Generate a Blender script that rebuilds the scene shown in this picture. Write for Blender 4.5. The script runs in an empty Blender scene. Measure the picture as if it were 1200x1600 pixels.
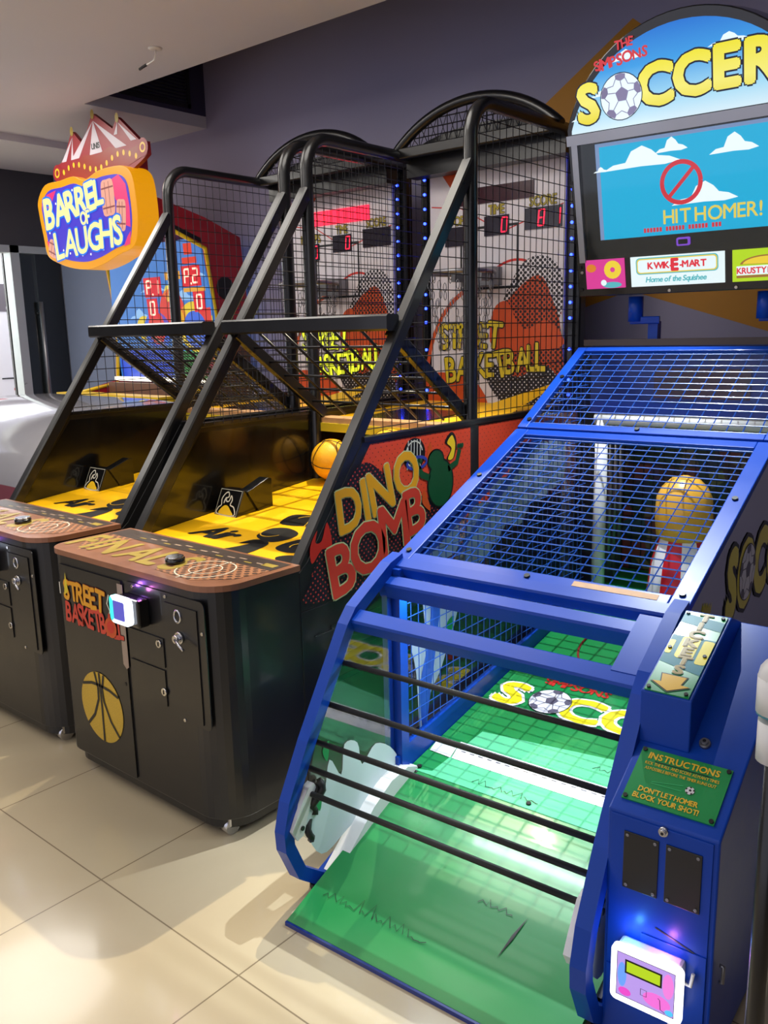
import bpy, bmesh, math, random
from mathutils import Vector, Matrix
random.seed(7)
SC = bpy.context.scene
COL = SC.collection
PI = math.pi

# ------------------------------------------------------------------ camera
YAW, PITCH, ROLL, CAM_H, FPX = -0.7055, 0.2061, 0.02235, 1.62, 1342.9
cy, sy, cp, sp = math.cos(YAW), math.sin(YAW), math.cos(PITCH), math.sin(PITCH)
fwd = Vector((sy * cp, cy * cp, -sp)); rgt = Vector((cy, -sy, 0)); dwn = fwd.cross(rgt)
cr, sr = math.cos(ROLL), math.sin(ROLL)
r2 = cr * rgt + sr * dwn; d2 = -sr * rgt + cr * dwn
cam = bpy.data.cameras.new('camera'); camo = bpy.data.objects.new('camera', cam); COL.objects.link(camo)
camo.matrix_world = Matrix(((r2.x, -d2.x, -fwd.x, 0), (r2.y, -d2.y, -fwd.y, 0), (r2.z, -d2.z, -fwd.z, CAM_H), (0, 0, 0, 1)))
cam.sensor_fit = 'VERTICAL'; cam.sensor_height = 36.0; cam.lens = 36.0 * FPX / 1600.0; cam.clip_start = 0.02
SC.camera = camo

# ------------------------------------------------------------------ world, exposure, lights
SC.view_settings.view_transform = 'Standard'; SC.view_settings.look = 'None'
SC.view_settings.gamma = 1.0; SC.view_settings.exposure = 0.38; SC.view_settings.use_curve_mapping = False
W = bpy.data.worlds.new('world'); SC.world = W; W.use_nodes = True
W.node_tree.nodes['Background'].inputs[0].default_value = (0.42, 0.42, 0.5, 1)
W.node_tree.nodes['Background'].inputs[1].default_value = 1.5

def lamp(name, kind, loc, power, color=(1, 1, 1), size=0.3, target=None, spot=None, size_y=None, blend=0.5):
    l = bpy.data.lights.new(name, kind); l.energy = power; l.color = color
    if kind == 'AREA':
        l.size = size
        if size_y: l.shape = 'RECTANGLE'; l.size_y = size_y
        else: l.shape = 'DISK'
    else:
        l.shadow_soft_size = size
    if kind == 'SPOT':
        l.spot_size = spot; l.spot_blend = blend
    o = bpy.data.objects.new(name, l); COL.objects.link(o); o.location = loc
    if target is not None:
        o.rotation_euler = (Vector(target) - Vector(loc)).to_track_quat('-Z', 'Y').to_euler()
    return o
WARM = (1.0, 0.95, 0.88); COOL = (0.86, 0.94, 1.0)
# ceiling downlights (out of frame) over the aisle, and added fill
for i, (x, y, p) in enumerate([(-2.3, 0.3, 5), (-3.5, 0.9, 8), (-0.3, 0.0, 6), (-4.0, 0.2, 10), (-1.2, -1.2, 8), (-3.4, -1.3, 8), (-5.6, 2.5, 24), (-6.6, 1.2, 14), (-2.5, 2.3, 14), (-3.9, 2.3, 12)]):  # last pair is fill added to brighten the backboards and decks
    lamp('ceiling_and_fill_light', 'AREA', (x, y, 3.05), p, WARM, 1.1, (x, y, 0))
# spotlights over the machines
lamp('ceiling_spotlight', 'SPOT', (-1.5, 3.0, 3.05), 270, COOL, 0.008, (-1.4, 2.6, 0.2), 0.95)
lamp('ceiling_spotlight', 'SPOT', (-2.40, 3.02, 3.06), 210, (1.0, 0.88, 0.62), 0.012, (-2.5, 2.3, 0.9), 1.05)
lamp('ceiling_spotlight', 'SPOT', (-3.5, 3.02, 3.06), 100, (1.0, 0.88, 0.62), 0.025, (-3.55, 2.3, 0.9), 1.05)

# ------------------------------------------------------------------ materials
def lin(c):
    if isinstance(c, str):
        c = [int(c[i:i + 2], 16) / 255 for i in (0, 2, 4)]
    return tuple((x / 12.92 if x <= 0.04045 else ((x + 0.055) / 1.055) ** 2.4) for x in c)
def mat(name, color, rough=0.5, metal=0.0, coat=0.0, var=0.06, scale=9.0, spec=0.5, emit=0.0, bump=0.0):
    m = bpy.data.materials.new(name); m.use_nodes = True
    nt = m.node_tree; b = nt.nodes['Principled BSDF']; c = lin(color)
    tc = nt.nodes.new('ShaderNodeTexCoord'); nz = nt.nodes.new('ShaderNodeTexNoise')
    nz.inputs['Scale'].default_value = scale; nz.inputs['Detail'].default_value = 4
    nt.links.new(tc.outputs['Object'], nz.inputs['Vector'])
    mx = nt.nodes.new('ShaderNodeMix'); mx.data_type = 'RGBA'
    mx.inputs[6].default_value = tuple(x * (1 - var) for x in c) + (1,)
    mx.inputs[7].default_value = tuple(min(1, x * (1 + var)) for x in c) + (1,)
    nt.links.new(nz.outputs['Fac'], mx.inputs[0]); nt.links.new(mx.outputs[2], b.inputs['Base Color'])
    b.inputs['Metallic'].default_value = metal; b.inputs['Specular IOR Level'].default_value = spec
    b.inputs['Coat Weight'].default_value = coat; b.inputs['Coat Roughness'].default_value = 0.08
    mr = nt.nodes.new('ShaderNodeMapRange'); mr.inputs[3].default_value = max(0.0, rough - 0.06); mr.inputs[4].default_value = min(1, rough + 0.06)
    nt.links.new(nz.outputs['Fac'], mr.inputs[0]); nt.links.new(mr.outputs[0], b.inputs['Roughness'])
    if emit:
        nt.links.new(mx.outputs[2], b.inputs['Emission Color']); b.inputs['Emission Strength'].default_value = emit
    if bump:
        bp = nt.nodes.new('ShaderNodeBump'); bp.inputs['Strength'].default_value = bump; bp.inputs['Distance'].default_value = 0.01
        nt.links.new(nz.outputs['Fac'], bp.inputs['Height']); nt.links.new(bp.outputs[0], b.inputs['Normal'])
    return m
def glow(name, color, strength=1.0, base=0.25):
    c = lin(color); m = bpy.data.materials.new(name); m.use_nodes = True
    b = m.node_tree.nodes['Principled BSDF']
    b.inputs['Base Color'].default_value = tuple(x * base for x in c) + (1,); b.inputs['Roughness'].default_value = 0.35
    b.inputs['Emission Color'].default_value = c + (1,); b.inputs['Emission Strength'].default_value = strength * 0.74
    return m
def dots(name, base, dot, axes, pitch=0.02, rad=0.3, rough=0.35, fade=None):
    """printed halftone: dots on a diagonal grid in the object's own plane"""
    m = mat(name, base, rough); nt = m.node_tree; b = nt.nodes['Principled BSDF']
    tc = nt.nodes.new('ShaderNodeTexCoord'); sx = nt.nodes.new('ShaderNodeSeparateXYZ'); nt.links.new(tc.outputs['Object'], sx.inputs[0])
    def M(op, a, bb=None):
        n = nt.nodes.new('ShaderNodeMath'); n.operation = op
        for i, v in enumerate((a, bb)):
            if v is None: continue
            if isinstance(v, (int, float)): n.inputs[i].default_value = v
            else: nt.links.new(v, n.inputs[i])
        return n.outputs[0]
    a, c = sx.outputs[axes[0]], sx.outputs[axes[1]]
    u = M('FRACT', M('MULTIPLY', M('ADD', a, c), 0.7071 / pitch)); v = M('FRACT', M('MULTIPLY', M('SUBTRACT', a, c), 0.7071 / pitch))
    u = M('SUBTRACT', u, 0.5); v = M('SUBTRACT', v, 0.5)
    d = M('SQRT', M('ADD', M('MULTIPLY', u, u), M('MULTIPLY', v, v)))
    r = rad
    if fade:   # dot size varies along one axis of the print
        mr = nt.nodes.new('ShaderNodeMapRange'); nt.links.new(sx.outputs[fade[0]], mr.inputs[0])
        mr.inputs[1].default_value, mr.inputs[2].default_value, mr.inputs[3].default_value, mr.inputs[4].default_value = fade[1:]
        r = mr.outputs[0]
    f = M('LESS_THAN', d, r)
    mx = nt.nodes.new('ShaderNodeMix'); mx.data_type = 'RGBA'; nt.links.new(f, mx.inputs[0])
    mx.inputs[6].default_value = lin(base) + (1,); mx.inputs[7].default_value = lin(dot) + (1,)
    nt.links.new(mx.outputs[2], b.inputs['Base Color'])
    return m
def clear(name, tint=(1, 1, 1), rough=0.03, gain=1.0, base=0.04):
    m = bpy.data.materials.new(name); m.use_nodes = True; nt = m.node_tree; nt.nodes.clear()
    o = nt.nodes.new('ShaderNodeOutputMaterial'); mx = nt.nodes.new('ShaderNodeMixShader')
    t = nt.nodes.new('ShaderNodeBsdfTransparent'); t.inputs[0].default_value = tuple(tint) + (1,)
    g = nt.nodes.new('ShaderNodeBsdfGlossy'); g.inputs['Roughness'].default_value = rough
    fr = nt.nodes.new('ShaderNodeFresnel'); fr.inputs[0].default_value = 1.45
    ma = nt.nodes.new('ShaderNodeMath'); ma.operation = 'MULTIPLY_ADD'; ma.inputs[1].default_value = gain; ma.inputs[2].default_value = base; ma.use_clamp = True
    nt.links.new(fr.outputs[0], ma.inputs[0]); nt.links.new(ma.outputs[0], mx.inputs[0])
    nt.links.new(t.outputs[0], mx.inputs[1]); nt.links.new(g.outputs[0], mx.inputs[2]); nt.links.new(mx.outputs[0], o.inputs[0])
    return m

K = {}
K['black'] = mat('black_powder_coat', '121215', 0.36, coat=0.25, spec=0.5)
K['blacktube'] = mat('black_painted_steel', '131315', 0.3, coat=0.25, bump=0.05)
K['blackgloss'] = mat('black_gloss_panel', '0f0f10', 0.2, coat=0.5)
K['wire'] = mat('black_wire', '201f24', 0.3, metal=0.3)
K['chrome'] = mat('chrome', 'c8c8cc', 0.15, metal=1.0)
K['steel'] = mat('grey_steel', '8a8a8e', 0.35, metal=0.8)
K['blue'] = mat('blue_paint', '063da2', 0.36, coat=0.03, spec=0.3, var=0.1)
K['bluedark'] = mat('deep_blue_paint', '0b2c80', 0.32, coat=0.35)
K['bluewire'] = mat('blue_wire', '1d4ea8', 0.3, coat=0.3)
K['yellow'] = mat('yellow_deck', 'f2b705', 0.38, var=0.05)
K['ball'] = mat('yellow_rubber', 'f0ae12', 0.5, bump=0.12, scale=120)
K['white'] = mat('white_print', 'e9e6ea', 0.4, var=0.03)
K['board'] = mat('backboard_white', 'd8d2d8', 0.35, var=0.03)
K['orange'] = mat('orange_print', 'c64c1a', 0.4)
K['red'] = mat('red_print', 'c8281e', 0.4)
K['ink'] = mat('black_ink', '101012', 0.4)
K['gold'] = mat('gold_print', 'e2b52a', 0.4)
K['yellowink'] = mat('yellow_ink', 'eadb2c', 0.4)
K['bronze'] = mat('worn_counter_print', '8a5a40', 0.4, var=0.3, scale=14, coat=0.3)
K['counterdark'] = mat('counter_print_dark', '3b302c', 0.4, var=0.3)
K['goldworn'] = mat('worn_gold_letters', 'a08a3a', 0.4, var=0.2)
K['wood'] = mat('bare_wood', 'b98f66', 0.6, var=0.25, scale=30)
K['tape'] = mat('brown_tape', 'a08878', 0.5, var=0.15, scale=30)
K['green'] = mat('green_field', '188040', 0.33, coat=0.15, var=0.06)
K['mintprint'] = mat('light_green_print', '43bd74', 0.3, coat=0.35)
K['greendark'] = mat('dark_green_print', '178a48', 0.3, coat=0.3)
K['plastic'] = mat('white_plastic', 'dcdcda', 0.35)
K['acrylic'] = clear('clear_acrylic', (0.93, 0.96, 0.96), 0.04, 0.12, 0.015)
K['acrylicgrey'] = clear('scratched_acrylic', (0.6, 0.66, 0.68), 0.12, 1.2, 0.12)
K['glass'] = clear('door_glass', (0.35, 0.38, 0.38), 0.03, 1.0, 0.06)
K['ledblue'] = glow('blue_led', '2238ff', 14)
K['ledred'] = glow('red_led', 'ff1a3a', 2.6)
K['leddark'] = mat('dark_red_window', '3a1622', 0.2, coat=0.4)
K['leddim'] = mat('smoked_window', '2a2530', 0.2, coat=0.4)
K['label'] = mat('olive_yellow_print', 'a8962c', 0.4)
K['rubber'] = mat('black_rubber', '1a1a18', 0.55)
K['alu'] = mat('brushed_aluminium', 'a8aab0', 0.3, metal=0.85)
K['cable'] = mat('white_cable', 'e5e3e0', 0.5)

# ------------------------------------------------------------------ mesh builder
class MB:
    def __init__(s, m=None):
        s.v = []; s.f = []; s.mi = []; s.mats = []; s.smooth = []; s.cur = 0
        if m: s.m(m)
    def m(s, material):
        if isinstance(material, str): material = K[material]
        if material not in s.mats: s.mats.append(material)
        s.cur = s.mats.index(material); return s
    def face(s, idx, sm=False):
        s.f.append(tuple(idx)); s.mi.append(s.cur); s.smooth.append(sm)
    def add(s, vs, fs, sm=False):
        o = len(s.v); s.v.extend([tuple(v) for v in vs])
        for f in fs: s.face([i + o for i in f], sm)
    def box(s, a, b):
        (x0, y0, z0), (x1, y1, z1) = a, b
        x0, x1 = min(x0, x1), max(x0, x1); y0, y1 = min(y0, y1), max(y0, y1); z0, z1 = min(z0, z1), max(z0, z1)
        s.add([(x0, y0, z0), (x1, y0, z0), (x1, y1, z0), (x0, y1, z0), (x0, y0, z1), (x1, y0, z1), (x1, y1, z1), (x0, y1, z1)],
              [(0, 3, 2, 1), (4, 5, 6, 7), (0, 1, 5, 4), (1, 2, 6, 5), (2, 3, 7, 6), (3, 0, 4, 7)]); return s
    def bar(s, p, q, w, h, up=(0, 0, 1), ch=0.12):
        """rectangular tube with chamfered edges; w across, h along up"""
        p, q = Vector(p), Vector(q); d = (q - p).normalized(); up = Vector(up)
        if abs(d.dot(up)) > 0.98: up = Vector((0, 1, 0)) if abs(d.y) < 0.9 else Vector((1, 0, 0))
        a = d.cross(up).normalized(); u = a.cross(d).normalized(); c = min(w, h) * ch
        pr = [(-w / 2 + c, -h / 2), (w / 2 - c, -h / 2), (w / 2, -h / 2 + c), (w / 2, h / 2 - c), (w / 2 - c, h / 2), (-w / 2 + c, h / 2), (-w / 2, h / 2 - c), (-w / 2, -h / 2 + c)]
        vs = [p + a * x + u * y for x, y in pr] + [q + a * x + u * y for x, y in pr]
        n = 8
        s.add(vs, [(i, (i + 1) % n, (i + 1) % n + n, i + n) for i in range(n)] + [tuple(range(n))[::-1], tuple(range(n, 2 * n))]); return s
    def tube(s, path, r, n=8, closed=False, sm=True, sq=False):
        P = [Vector(p) for p in path]; L = len(P); rings = []
        up = None
        for i, p in enumerate(P):
            if closed: t = (P[(i + 1) % L] - P[i - 1]).normalized()
            else: t = ((P[min(i + 1, L - 1)]) - P[max(i - 1, 0)]).normalized()
            if up is None:
                up = Vector((0, 0, 1)) if abs(t.z) < 0.9 else Vector((1, 0, 0))
            a = t.cross(up).normalized(); up = a.cross(t).normalized()
            off = PI / 4 if sq else 0
            rr = r * (1.18 if sq else 1)
            rings.append([p + a * (rr * math.cos(2 * PI * k / n + off)) + up * (rr * math.sin(2 * PI * k / n + off)) for k in range(n)])
        o = len(s.v)
        for R in rings: s.v.extend([tuple(v) for v in R])
        for i in range(L if closed else L - 1):
            j = (i + 1) % L
            for k in range(n): s.face((o + i * n + k, o + i * n + (k + 1) % n, o + j * n + (k + 1) % n, o + j * n + k), sm)
        if not closed:
            s.face([o + k for k in range(n)][::-1]); s.face([o + (L - 1) * n + k for k in range(n)])
        return s
    def cyl(s, p, q, r, n=20, r2=None, sm=True):
        p, q = Vector(p), Vector(q); d = (q - p).normalized(); r2 = r if r2 is None else r2
        a = d.orthogonal().normalized(); b = d.cross(a)
        R = [(a * math.cos(2 * PI * k / n) + b * math.sin(2 * PI * k / n)) for k in range(n)]
        o = len(s.v); s.v.extend([tuple(p + e * r) for e in R]); s.v.extend([tuple(q + e * r2) for e in R])
        for k in range(n): s.face((o + k, o + (k + 1) % n, o + n + (k + 1) % n, o + n + k), sm)
        s.face([o + k for k in range(n)][::-1]); s.face([o + n + k for k in range(n)]); return s
    def prism(s, poly, fn, d0, d1):
        """poly (u,v) extruded between depths d0,d1; fn(u,v,d)->xyz"""
        n = len(poly)
        vs = [fn(u, v, d0) for u, v in poly] + [fn(u, v, d1) for u, v in poly]
        s.add(vs, [(i, (i + 1) % n, (i + 1) % n + n, i + n) for i in range(n)] + [tuple(range(n))[::-1], tuple(range(n, 2 * n))]); return s
    def poly(s, pts, fn, d=0.0):
        s.add([fn(u, v, d) for u, v in pts], [tuple(range(len(pts)))]); return s
    def disc(s, c, r, fn, d=0.0, n=28, ry=None, a0=0, a1=2 * PI, rot=0):
        ry = ry or r; P = []
        for k in range(n):
            t = a0 + (a1 - a0) * k / n; x, y = r * math.cos(t), ry * math.sin(t)
            P.append((c[0] + x * math.cos(rot) - y * math.sin(rot), c[1] + x * math.sin(rot) + y * math.cos(rot)))
        return s.poly(P, fn, d)
    def line(s, pts, w, fn, d=0.0, closed=False):
        """flat stroke"""
        n = len(pts); L = []; R = []
        for i in range(n):
            a = Vector(pts[(i - 1) % n] if (closed or i > 0) else pts[i]); b = Vector(pts[(i + 1) % n] if (closed or i < n - 1) else pts[i])
            t = (b - a).normalized(); q = Vector((-t.y, t.x)) * w / 2; p = Vector(pts[i])
            L.append(p + q); R.append(p - q)
        o = len(s.v); s.v.extend([tuple(fn(p.x, p.y, d)) for p in L]); s.v.extend([tuple(fn(p.x, p.y, d)) for p in R])
        for i in range(n if closed else n - 1):
            j = (i + 1) % n; s.face((o + i, o + n + i, o + n + j, o + j))
        return s
    def arc(s, c, r, a0, a1, w, fn, d=0.0, n=24, ry=None):
        ry = ry or r
        return s.line([(c[0] + r * math.cos(a0 + (a1 - a0) * k / n), c[1] + ry * math.sin(a0 + (a1 - a0) * k / n)) for k in range(n + 1)], w, fn, d)
    def sphere(s, c, r, nu=16, nv=10, sz=1.0):
        o = len(s.v); c = Vector(c)
        s.v.append(tuple(c + Vector((0, 0, r * sz))))
        for i in range(1, nv):
            t = PI * i / nv
            for k in range(nu):
                p = 2 * PI * k / nu; s.v.append((c.x + r * math.sin(t) * math.cos(p), c.y + r * math.sin(t) * math.sin(p), c.z + r * sz * math.cos(t)))
        s.v.append(tuple(c - Vector((0, 0, r * sz))))
        for k in range(nu): s.face((o, o + 1 + k, o + 1 + (k + 1) % nu), True)
        for i in range(nv - 2):
            for k in range(nu):
                a = o + 1 + i * nu; b = a + nu; s.face((a + k, b + k, b + (k + 1) % nu, a + (k + 1) % nu), True)
        e = len(s.v) - 1; a = o + 1 + (nv - 2) * nu
        for k in range(nu): s.face((a + k, e, a + (k + 1) % nu), True)
        return s
    def lathe(s, prof, c, n=24):
        """prof [(r,z)]"""
        o = len(s.v)
        for r, z in prof:
            for k in range(n): s.v.append((c[0] + r * math.cos(2 * PI * k / n), c[1] + r * math.sin(2 * PI * k / n), c[2] + z))
        for i in range(len(prof) - 1):
            for k in range(n): s.face((o + i * n + k, o + i * n + (k + 1) % n, o + (i + 1) * n + (k + 1) % n, o + (i + 1) * n + k), True)
        s.face([o + k for k in range(n)][::-1]); s.face([o + (len(prof) - 1) * n + k for k in range(n)]); return s
    def grid(s, fn, u0, u1, v0, v1, nu, nv, r, inside=None, over=0.0, su=None):
        """wire grid in a plane: nu wires along v, nv wires along u; 'inside(u,v)' clips"""
        def run(fixed, lo, hi, horiz, d):
            N = 60; seg = None; pts = []
            for k in range(N + 1):
                t = lo + (hi - lo) * k / N; u, v = (t, fixed) if horiz else (fixed, t)
                ok = inside(u, v) if inside else True
                if ok:
                    if seg is None: seg = t
                    last = t
                if (not ok or k == N) and seg is not None:
                    if last - seg > 0.01:
                        a = (seg, fixed) if horiz else (fixed, seg); b = (last, fixed) if horiz else (fixed, last)
                        s.tube([fn(a[0], a[1], d), fn(b[0], b[1], d)], r, 4, sm=False)
                    seg = None
        for i in range(nu):
            run(u0 + (u1 - u0) * (i + 0.5) / nu, v0, v1, False, 0)
        for j in range(nv):
            run(v0 + (v1 - v0) * (j + 0.5) / nv, u0, u1, True, r * 1.2)
        return s

def obj(name, mb, parent=None, org=(0, 0, 0), label=None, bevel=0.0, flip=False):
    me = bpy.data.meshes.new(name)
    ox, oy, oz = org
    me.from_pydata([(x - ox, y - oy, z - oz) for x, y, z in mb.v], [], mb.f)
    for m in mb.mats: me.materials.append(m)
    me.polygons.foreach_set('material_index', mb.mi); me.polygons.foreach_set('use_smooth', mb.smooth)
    me.update()
    if bevel:
        bm = bmesh.new(); bm.from_mesh(me); bmesh.ops.recalc_face_normals(bm, faces=bm.faces)
        bm.to_mesh(me); bm.free()
    o = bpy.data.objects.new(name, me); COL.objects.link(o)
    if parent: o.parent = parent
    if label: o['label'] = label
    if bevel:
        md = o.modifiers.new('bevel', 'BEVEL'); md.width = bevel; md.segments = 2; md.limit_method = 'ANGLE'; md.angle_limit = 0.6
    return o
def thing(name, label, cat, loc=(0, 0, 0), rz=0.0, group=None):
    o = bpy.data.objects.new(name, None); COL.objects.link(o); o.location = loc; o.rotation_euler = (0, 0, rz)
    o.empty_display_size = 0.1; tag(o, label, cat, group); return o
def tag(o, label, cat, group=None):
    o['label'] = label; o['category'] = cat
    if group: o['group'] = group
    return o
def struct(o, label=None):
    o['kind'] = 'structure'
    if label: o['label'] = label
    return o
def plane(O, U, V):
    O, U, V = Vector(O), Vector(U), Vector(V); N = U.cross(V).normalized()
    return lambda u, v, d=0.0: O + U * u + V * v + N * d

# ------------------------------------------------------------------ lettering
_gl = {}
def glyph(ch, off):
    k = (ch, off)
    if k not in _gl:
        c = bpy.data.curves.new('t', 'FONT'); c.body = ch; c.size = 1.0; c.resolution_u = 3; c.fill_mode = 'FRONT'
        o = bpy.data.objects.new('t', c); COL.objects.link(o)
        dg = bpy.context.evaluated_depsgraph_get(); dg.update()
        me = bpy.data.meshes.new_from_object(o.evaluated_get(dg))
        V0 = [(v.co.x, v.co.y, 0) for v in me.vertices]; F0 = [tuple(p.vertices) for p in me.polygons]
        bpy.data.objects.remove(o); bpy.data.curves.remove(c); bpy.data.meshes.remove(me)
        if off > 0:      # bolder strokes: the glyph spread by 'off' in eight directions
            V1 = list(V0); F1 = list(F0)
            for j in range(8):
                n0 = len(V1); a = PI / 4 * j
                V1 += [(x + off * math.cos(a), y + off * math.sin(a), j + 1) for x, y, _ in V0]; F1 += [tuple(i + n0 for i in f) for f in F0]
            V0, F0 = V1, F1
        _gl[k] = (V0, F0)
    return _gl[k]
CAPH = 0.69
def layout(text, h, bold=0.0, track=0.05, sx=1.0):
    x = 0; out = []
    for ch in text:
        if ch == ' ': x += 0.28 * h * sx; continue
        vs, fs = glyph(ch, bold); k = h / CAPH
        vs0, _ = glyph(ch, 0.0)
        x0 = min(v[0] for v in vs0) * k * sx; x1 = max(v[0] for v in vs0) * k * sx
        out.append((ch, x - x0, x1 - x0)); x += x1 - x0 + track * h
    return out, x - track * h
def letters(mb, text, c, h, fn, m, d=0.0015, bold=0.0, track=0.06, sx=1.0, shear=0.0, jit=0.0, base=None, rot=0.0, outline=None, ow=0.02, align='c', seed=1, grow=None, hs=None):
    """flat lettering centred at c=(u,v of the baseline middle). base(x)->v offset along the line, outline=material under it"""
    lay, Wd = layout(text, h, bold, track, sx); rnd = random.Random(seed)
    x0 = {'c': -Wd / 2, 'l': 0.0, 'r': -Wd}[align]
    J = [(rnd.uniform(-1, 1) * jit, rnd.uniform(-1, 1) * jit * 0.25 * h, 1 + rnd.uniform(-1, 1) * jit * 0.6) for _ in lay]
    for layer, (mm, bo, dd) in enumerate(([(outline, bold + ow, d)] if outline else []) + [(m, bold, d + (0.001 if outline else 0))]):
        mb.m(mm)
        for (ch, lx, w), (a, dv, sc) in zip(lay, J):
            vs, fs = glyph(ch, bo); k = h / CAPH
            px = x0 + lx + w / 2
            g = grow(px) if grow else 1.0
            V = []
            mid = w / 2
            gx0 = min(v[0] for v in glyph(ch, 0.0)[0]) * k * sx
            for (x, y, lv) in vs:
                X = x * k * sx - gx0 - mid; Y = y * k
                X += shear * (Y - h / 2); X *= sc; Y = h / 2 + (Y - h / 2) * sc * g
                Y -= h / 2
                X, Y = X * math.cos(a) - Y * math.sin(a), X * math.sin(a) + Y * math.cos(a)
                Y += h / 2 + dv + (base(px) if base else 0.0)
                gx = px + X
                gx, Y = gx * math.cos(rot) - Y * math.sin(rot), gx * math.sin(rot) + Y * math.cos(rot)
                V.append(fn(c[0] + gx, c[1] + Y, dd + 0.00005 * lv))
            mb.add(V, fs)
    return mb
SEG = {'0': 'abcdef', '1': 'bc', '2': 'abged', '8': 'abcdefg', 'P': 'abefg', '6': 'acdefg'}
def seven(mb, ch, c, w, h, fn, d=0.003, t=None, sl=0.08):
    t = t or w * 0.2; x0, x1, y0, y1, ym = -w / 2, w / 2, 0, h, h / 2
    S = {'a': ((x0, y1), (x1, y1)), 'b': ((x1, y1), (x1, ym)), 'c': ((x1, ym), (x1, y0)), 'd': ((x0, y0), (x1, y0)), 'e': ((x0, ym), (x0, y0)), 'f': ((x0, y1), (x0, ym)), 'g': ((x0, ym), (x1, ym))}
    for k in SEG[ch]:
        (ax, ay), (bx, by) = S[k]
        mb.line([(c[0] + ax + sl * ay, c[1] + ay), (c[0] + bx + sl * by, c[1] + by)], t, fn, d)
def soccer_ball(mb, c, r, fn, d, white, dark, line):
    mb.m(line).disc(c, r * 1.04, fn, d); mb.m(white).disc(c, r, fn, d + 0.0004)
    mb.m(dark)
    pent = lambda cx, cy, rr, a: [(c[0] + cx + rr * math.cos(a + 2 * PI * k / 5), c[1] + cy + rr * math.sin(a + 2 * PI * k / 5)) for k in range(5)]
    mb.poly(pent(r * 0.05, r * 0.08, r * 0.34, PI / 2), fn, d + 0.0008)
    for k in range(5):
        a = PI / 2 + 2 * PI * k / 5 + PI / 5 * 0
        x, y = r * 0.05 + r * 0.34 * math.cos(a), r * 0.08 + r * 0.34 * math.sin(a)
        x2, y2 = r * 0.66 * math.cos(a), r * 0.66 * math.sin(a)
        mb.line([(c[0] + x, c[1] + y), (c[0] + x2, c[1] + y2)], r * 0.04, fn, d + 0.0008)
        P = [(c[0] + rr * r * math.cos(a + da), c[1] + rr * r * math.sin(a + da)) for rr, da in ((0.66, 0), (0.8, 0.3), (0.98, 0.26), (1.0, 0), (0.98, -0.26), (0.8, -0.3))]
        mb.poly(P, fn, d + 0.0008)
        b = a + PI / 5
        q = [(c[0] + 0.8 * r * math.cos(a + 0.3), c[1] + 0.8 * r * math.sin(a + 0.3)), (c[0] + 0.62 * r * math.cos(b), c[1] + 0.62 * r * math.sin(b)), (c[0] + 0.8 * r * math.cos(b + PI / 5 - 0.3), c[1] + 0.8 * r * math.sin(b + PI / 5 - 0.3))]
        mb.line(q, r * 0.04, fn, d + 0.0008)
def cloud(mb, c, w, h, fn, d):
    P = [(-.5, 0), (-.36, .25), (-.2, .3), (-.12, .8), (.02, 1), (.14, .75), (.22, .45), (.36, .35), (.5, .1), (.3, 0), (0, .04)]
    mb.poly([(c[0] + x * w, c[1] + y * h) for x, y in P], fn, d)
def smooth_closed(P, n=4):
    out = []; L = len(P)
    for i in range(L):
        p0, p1, p2, p3 = (Vector(P[(i + k) % L]) for k in (-1, 0, 1, 2))
        for k in range(n):
            t = k / n
            q = 0.5 * ((2 * p1) + (-p0 + p2) * t + (2 * p0 - 5 * p1 + 4 * p2 - p3) * t * t + (-p0 + 3 * p1 - 3 * p2 + p3) * t ** 3)
            out.append((q.x, q.y))
    return out
def round_rect(x0, y0, x1, y1, r, n=5):
    P = []
    for cx, cy_, a in ((x1 - r, y0 + r, -PI / 2), (x1 - r, y1 - r, 0), (x0 + r, y1 - r, PI / 2), (x0 + r, y0 + r, PI)):
        for k in range(n + 1): P.append((cx + r * math.cos(a + PI / 2 * k / n), cy_ + r * math.sin(a + PI / 2 * k / n)))
    return P

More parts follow.
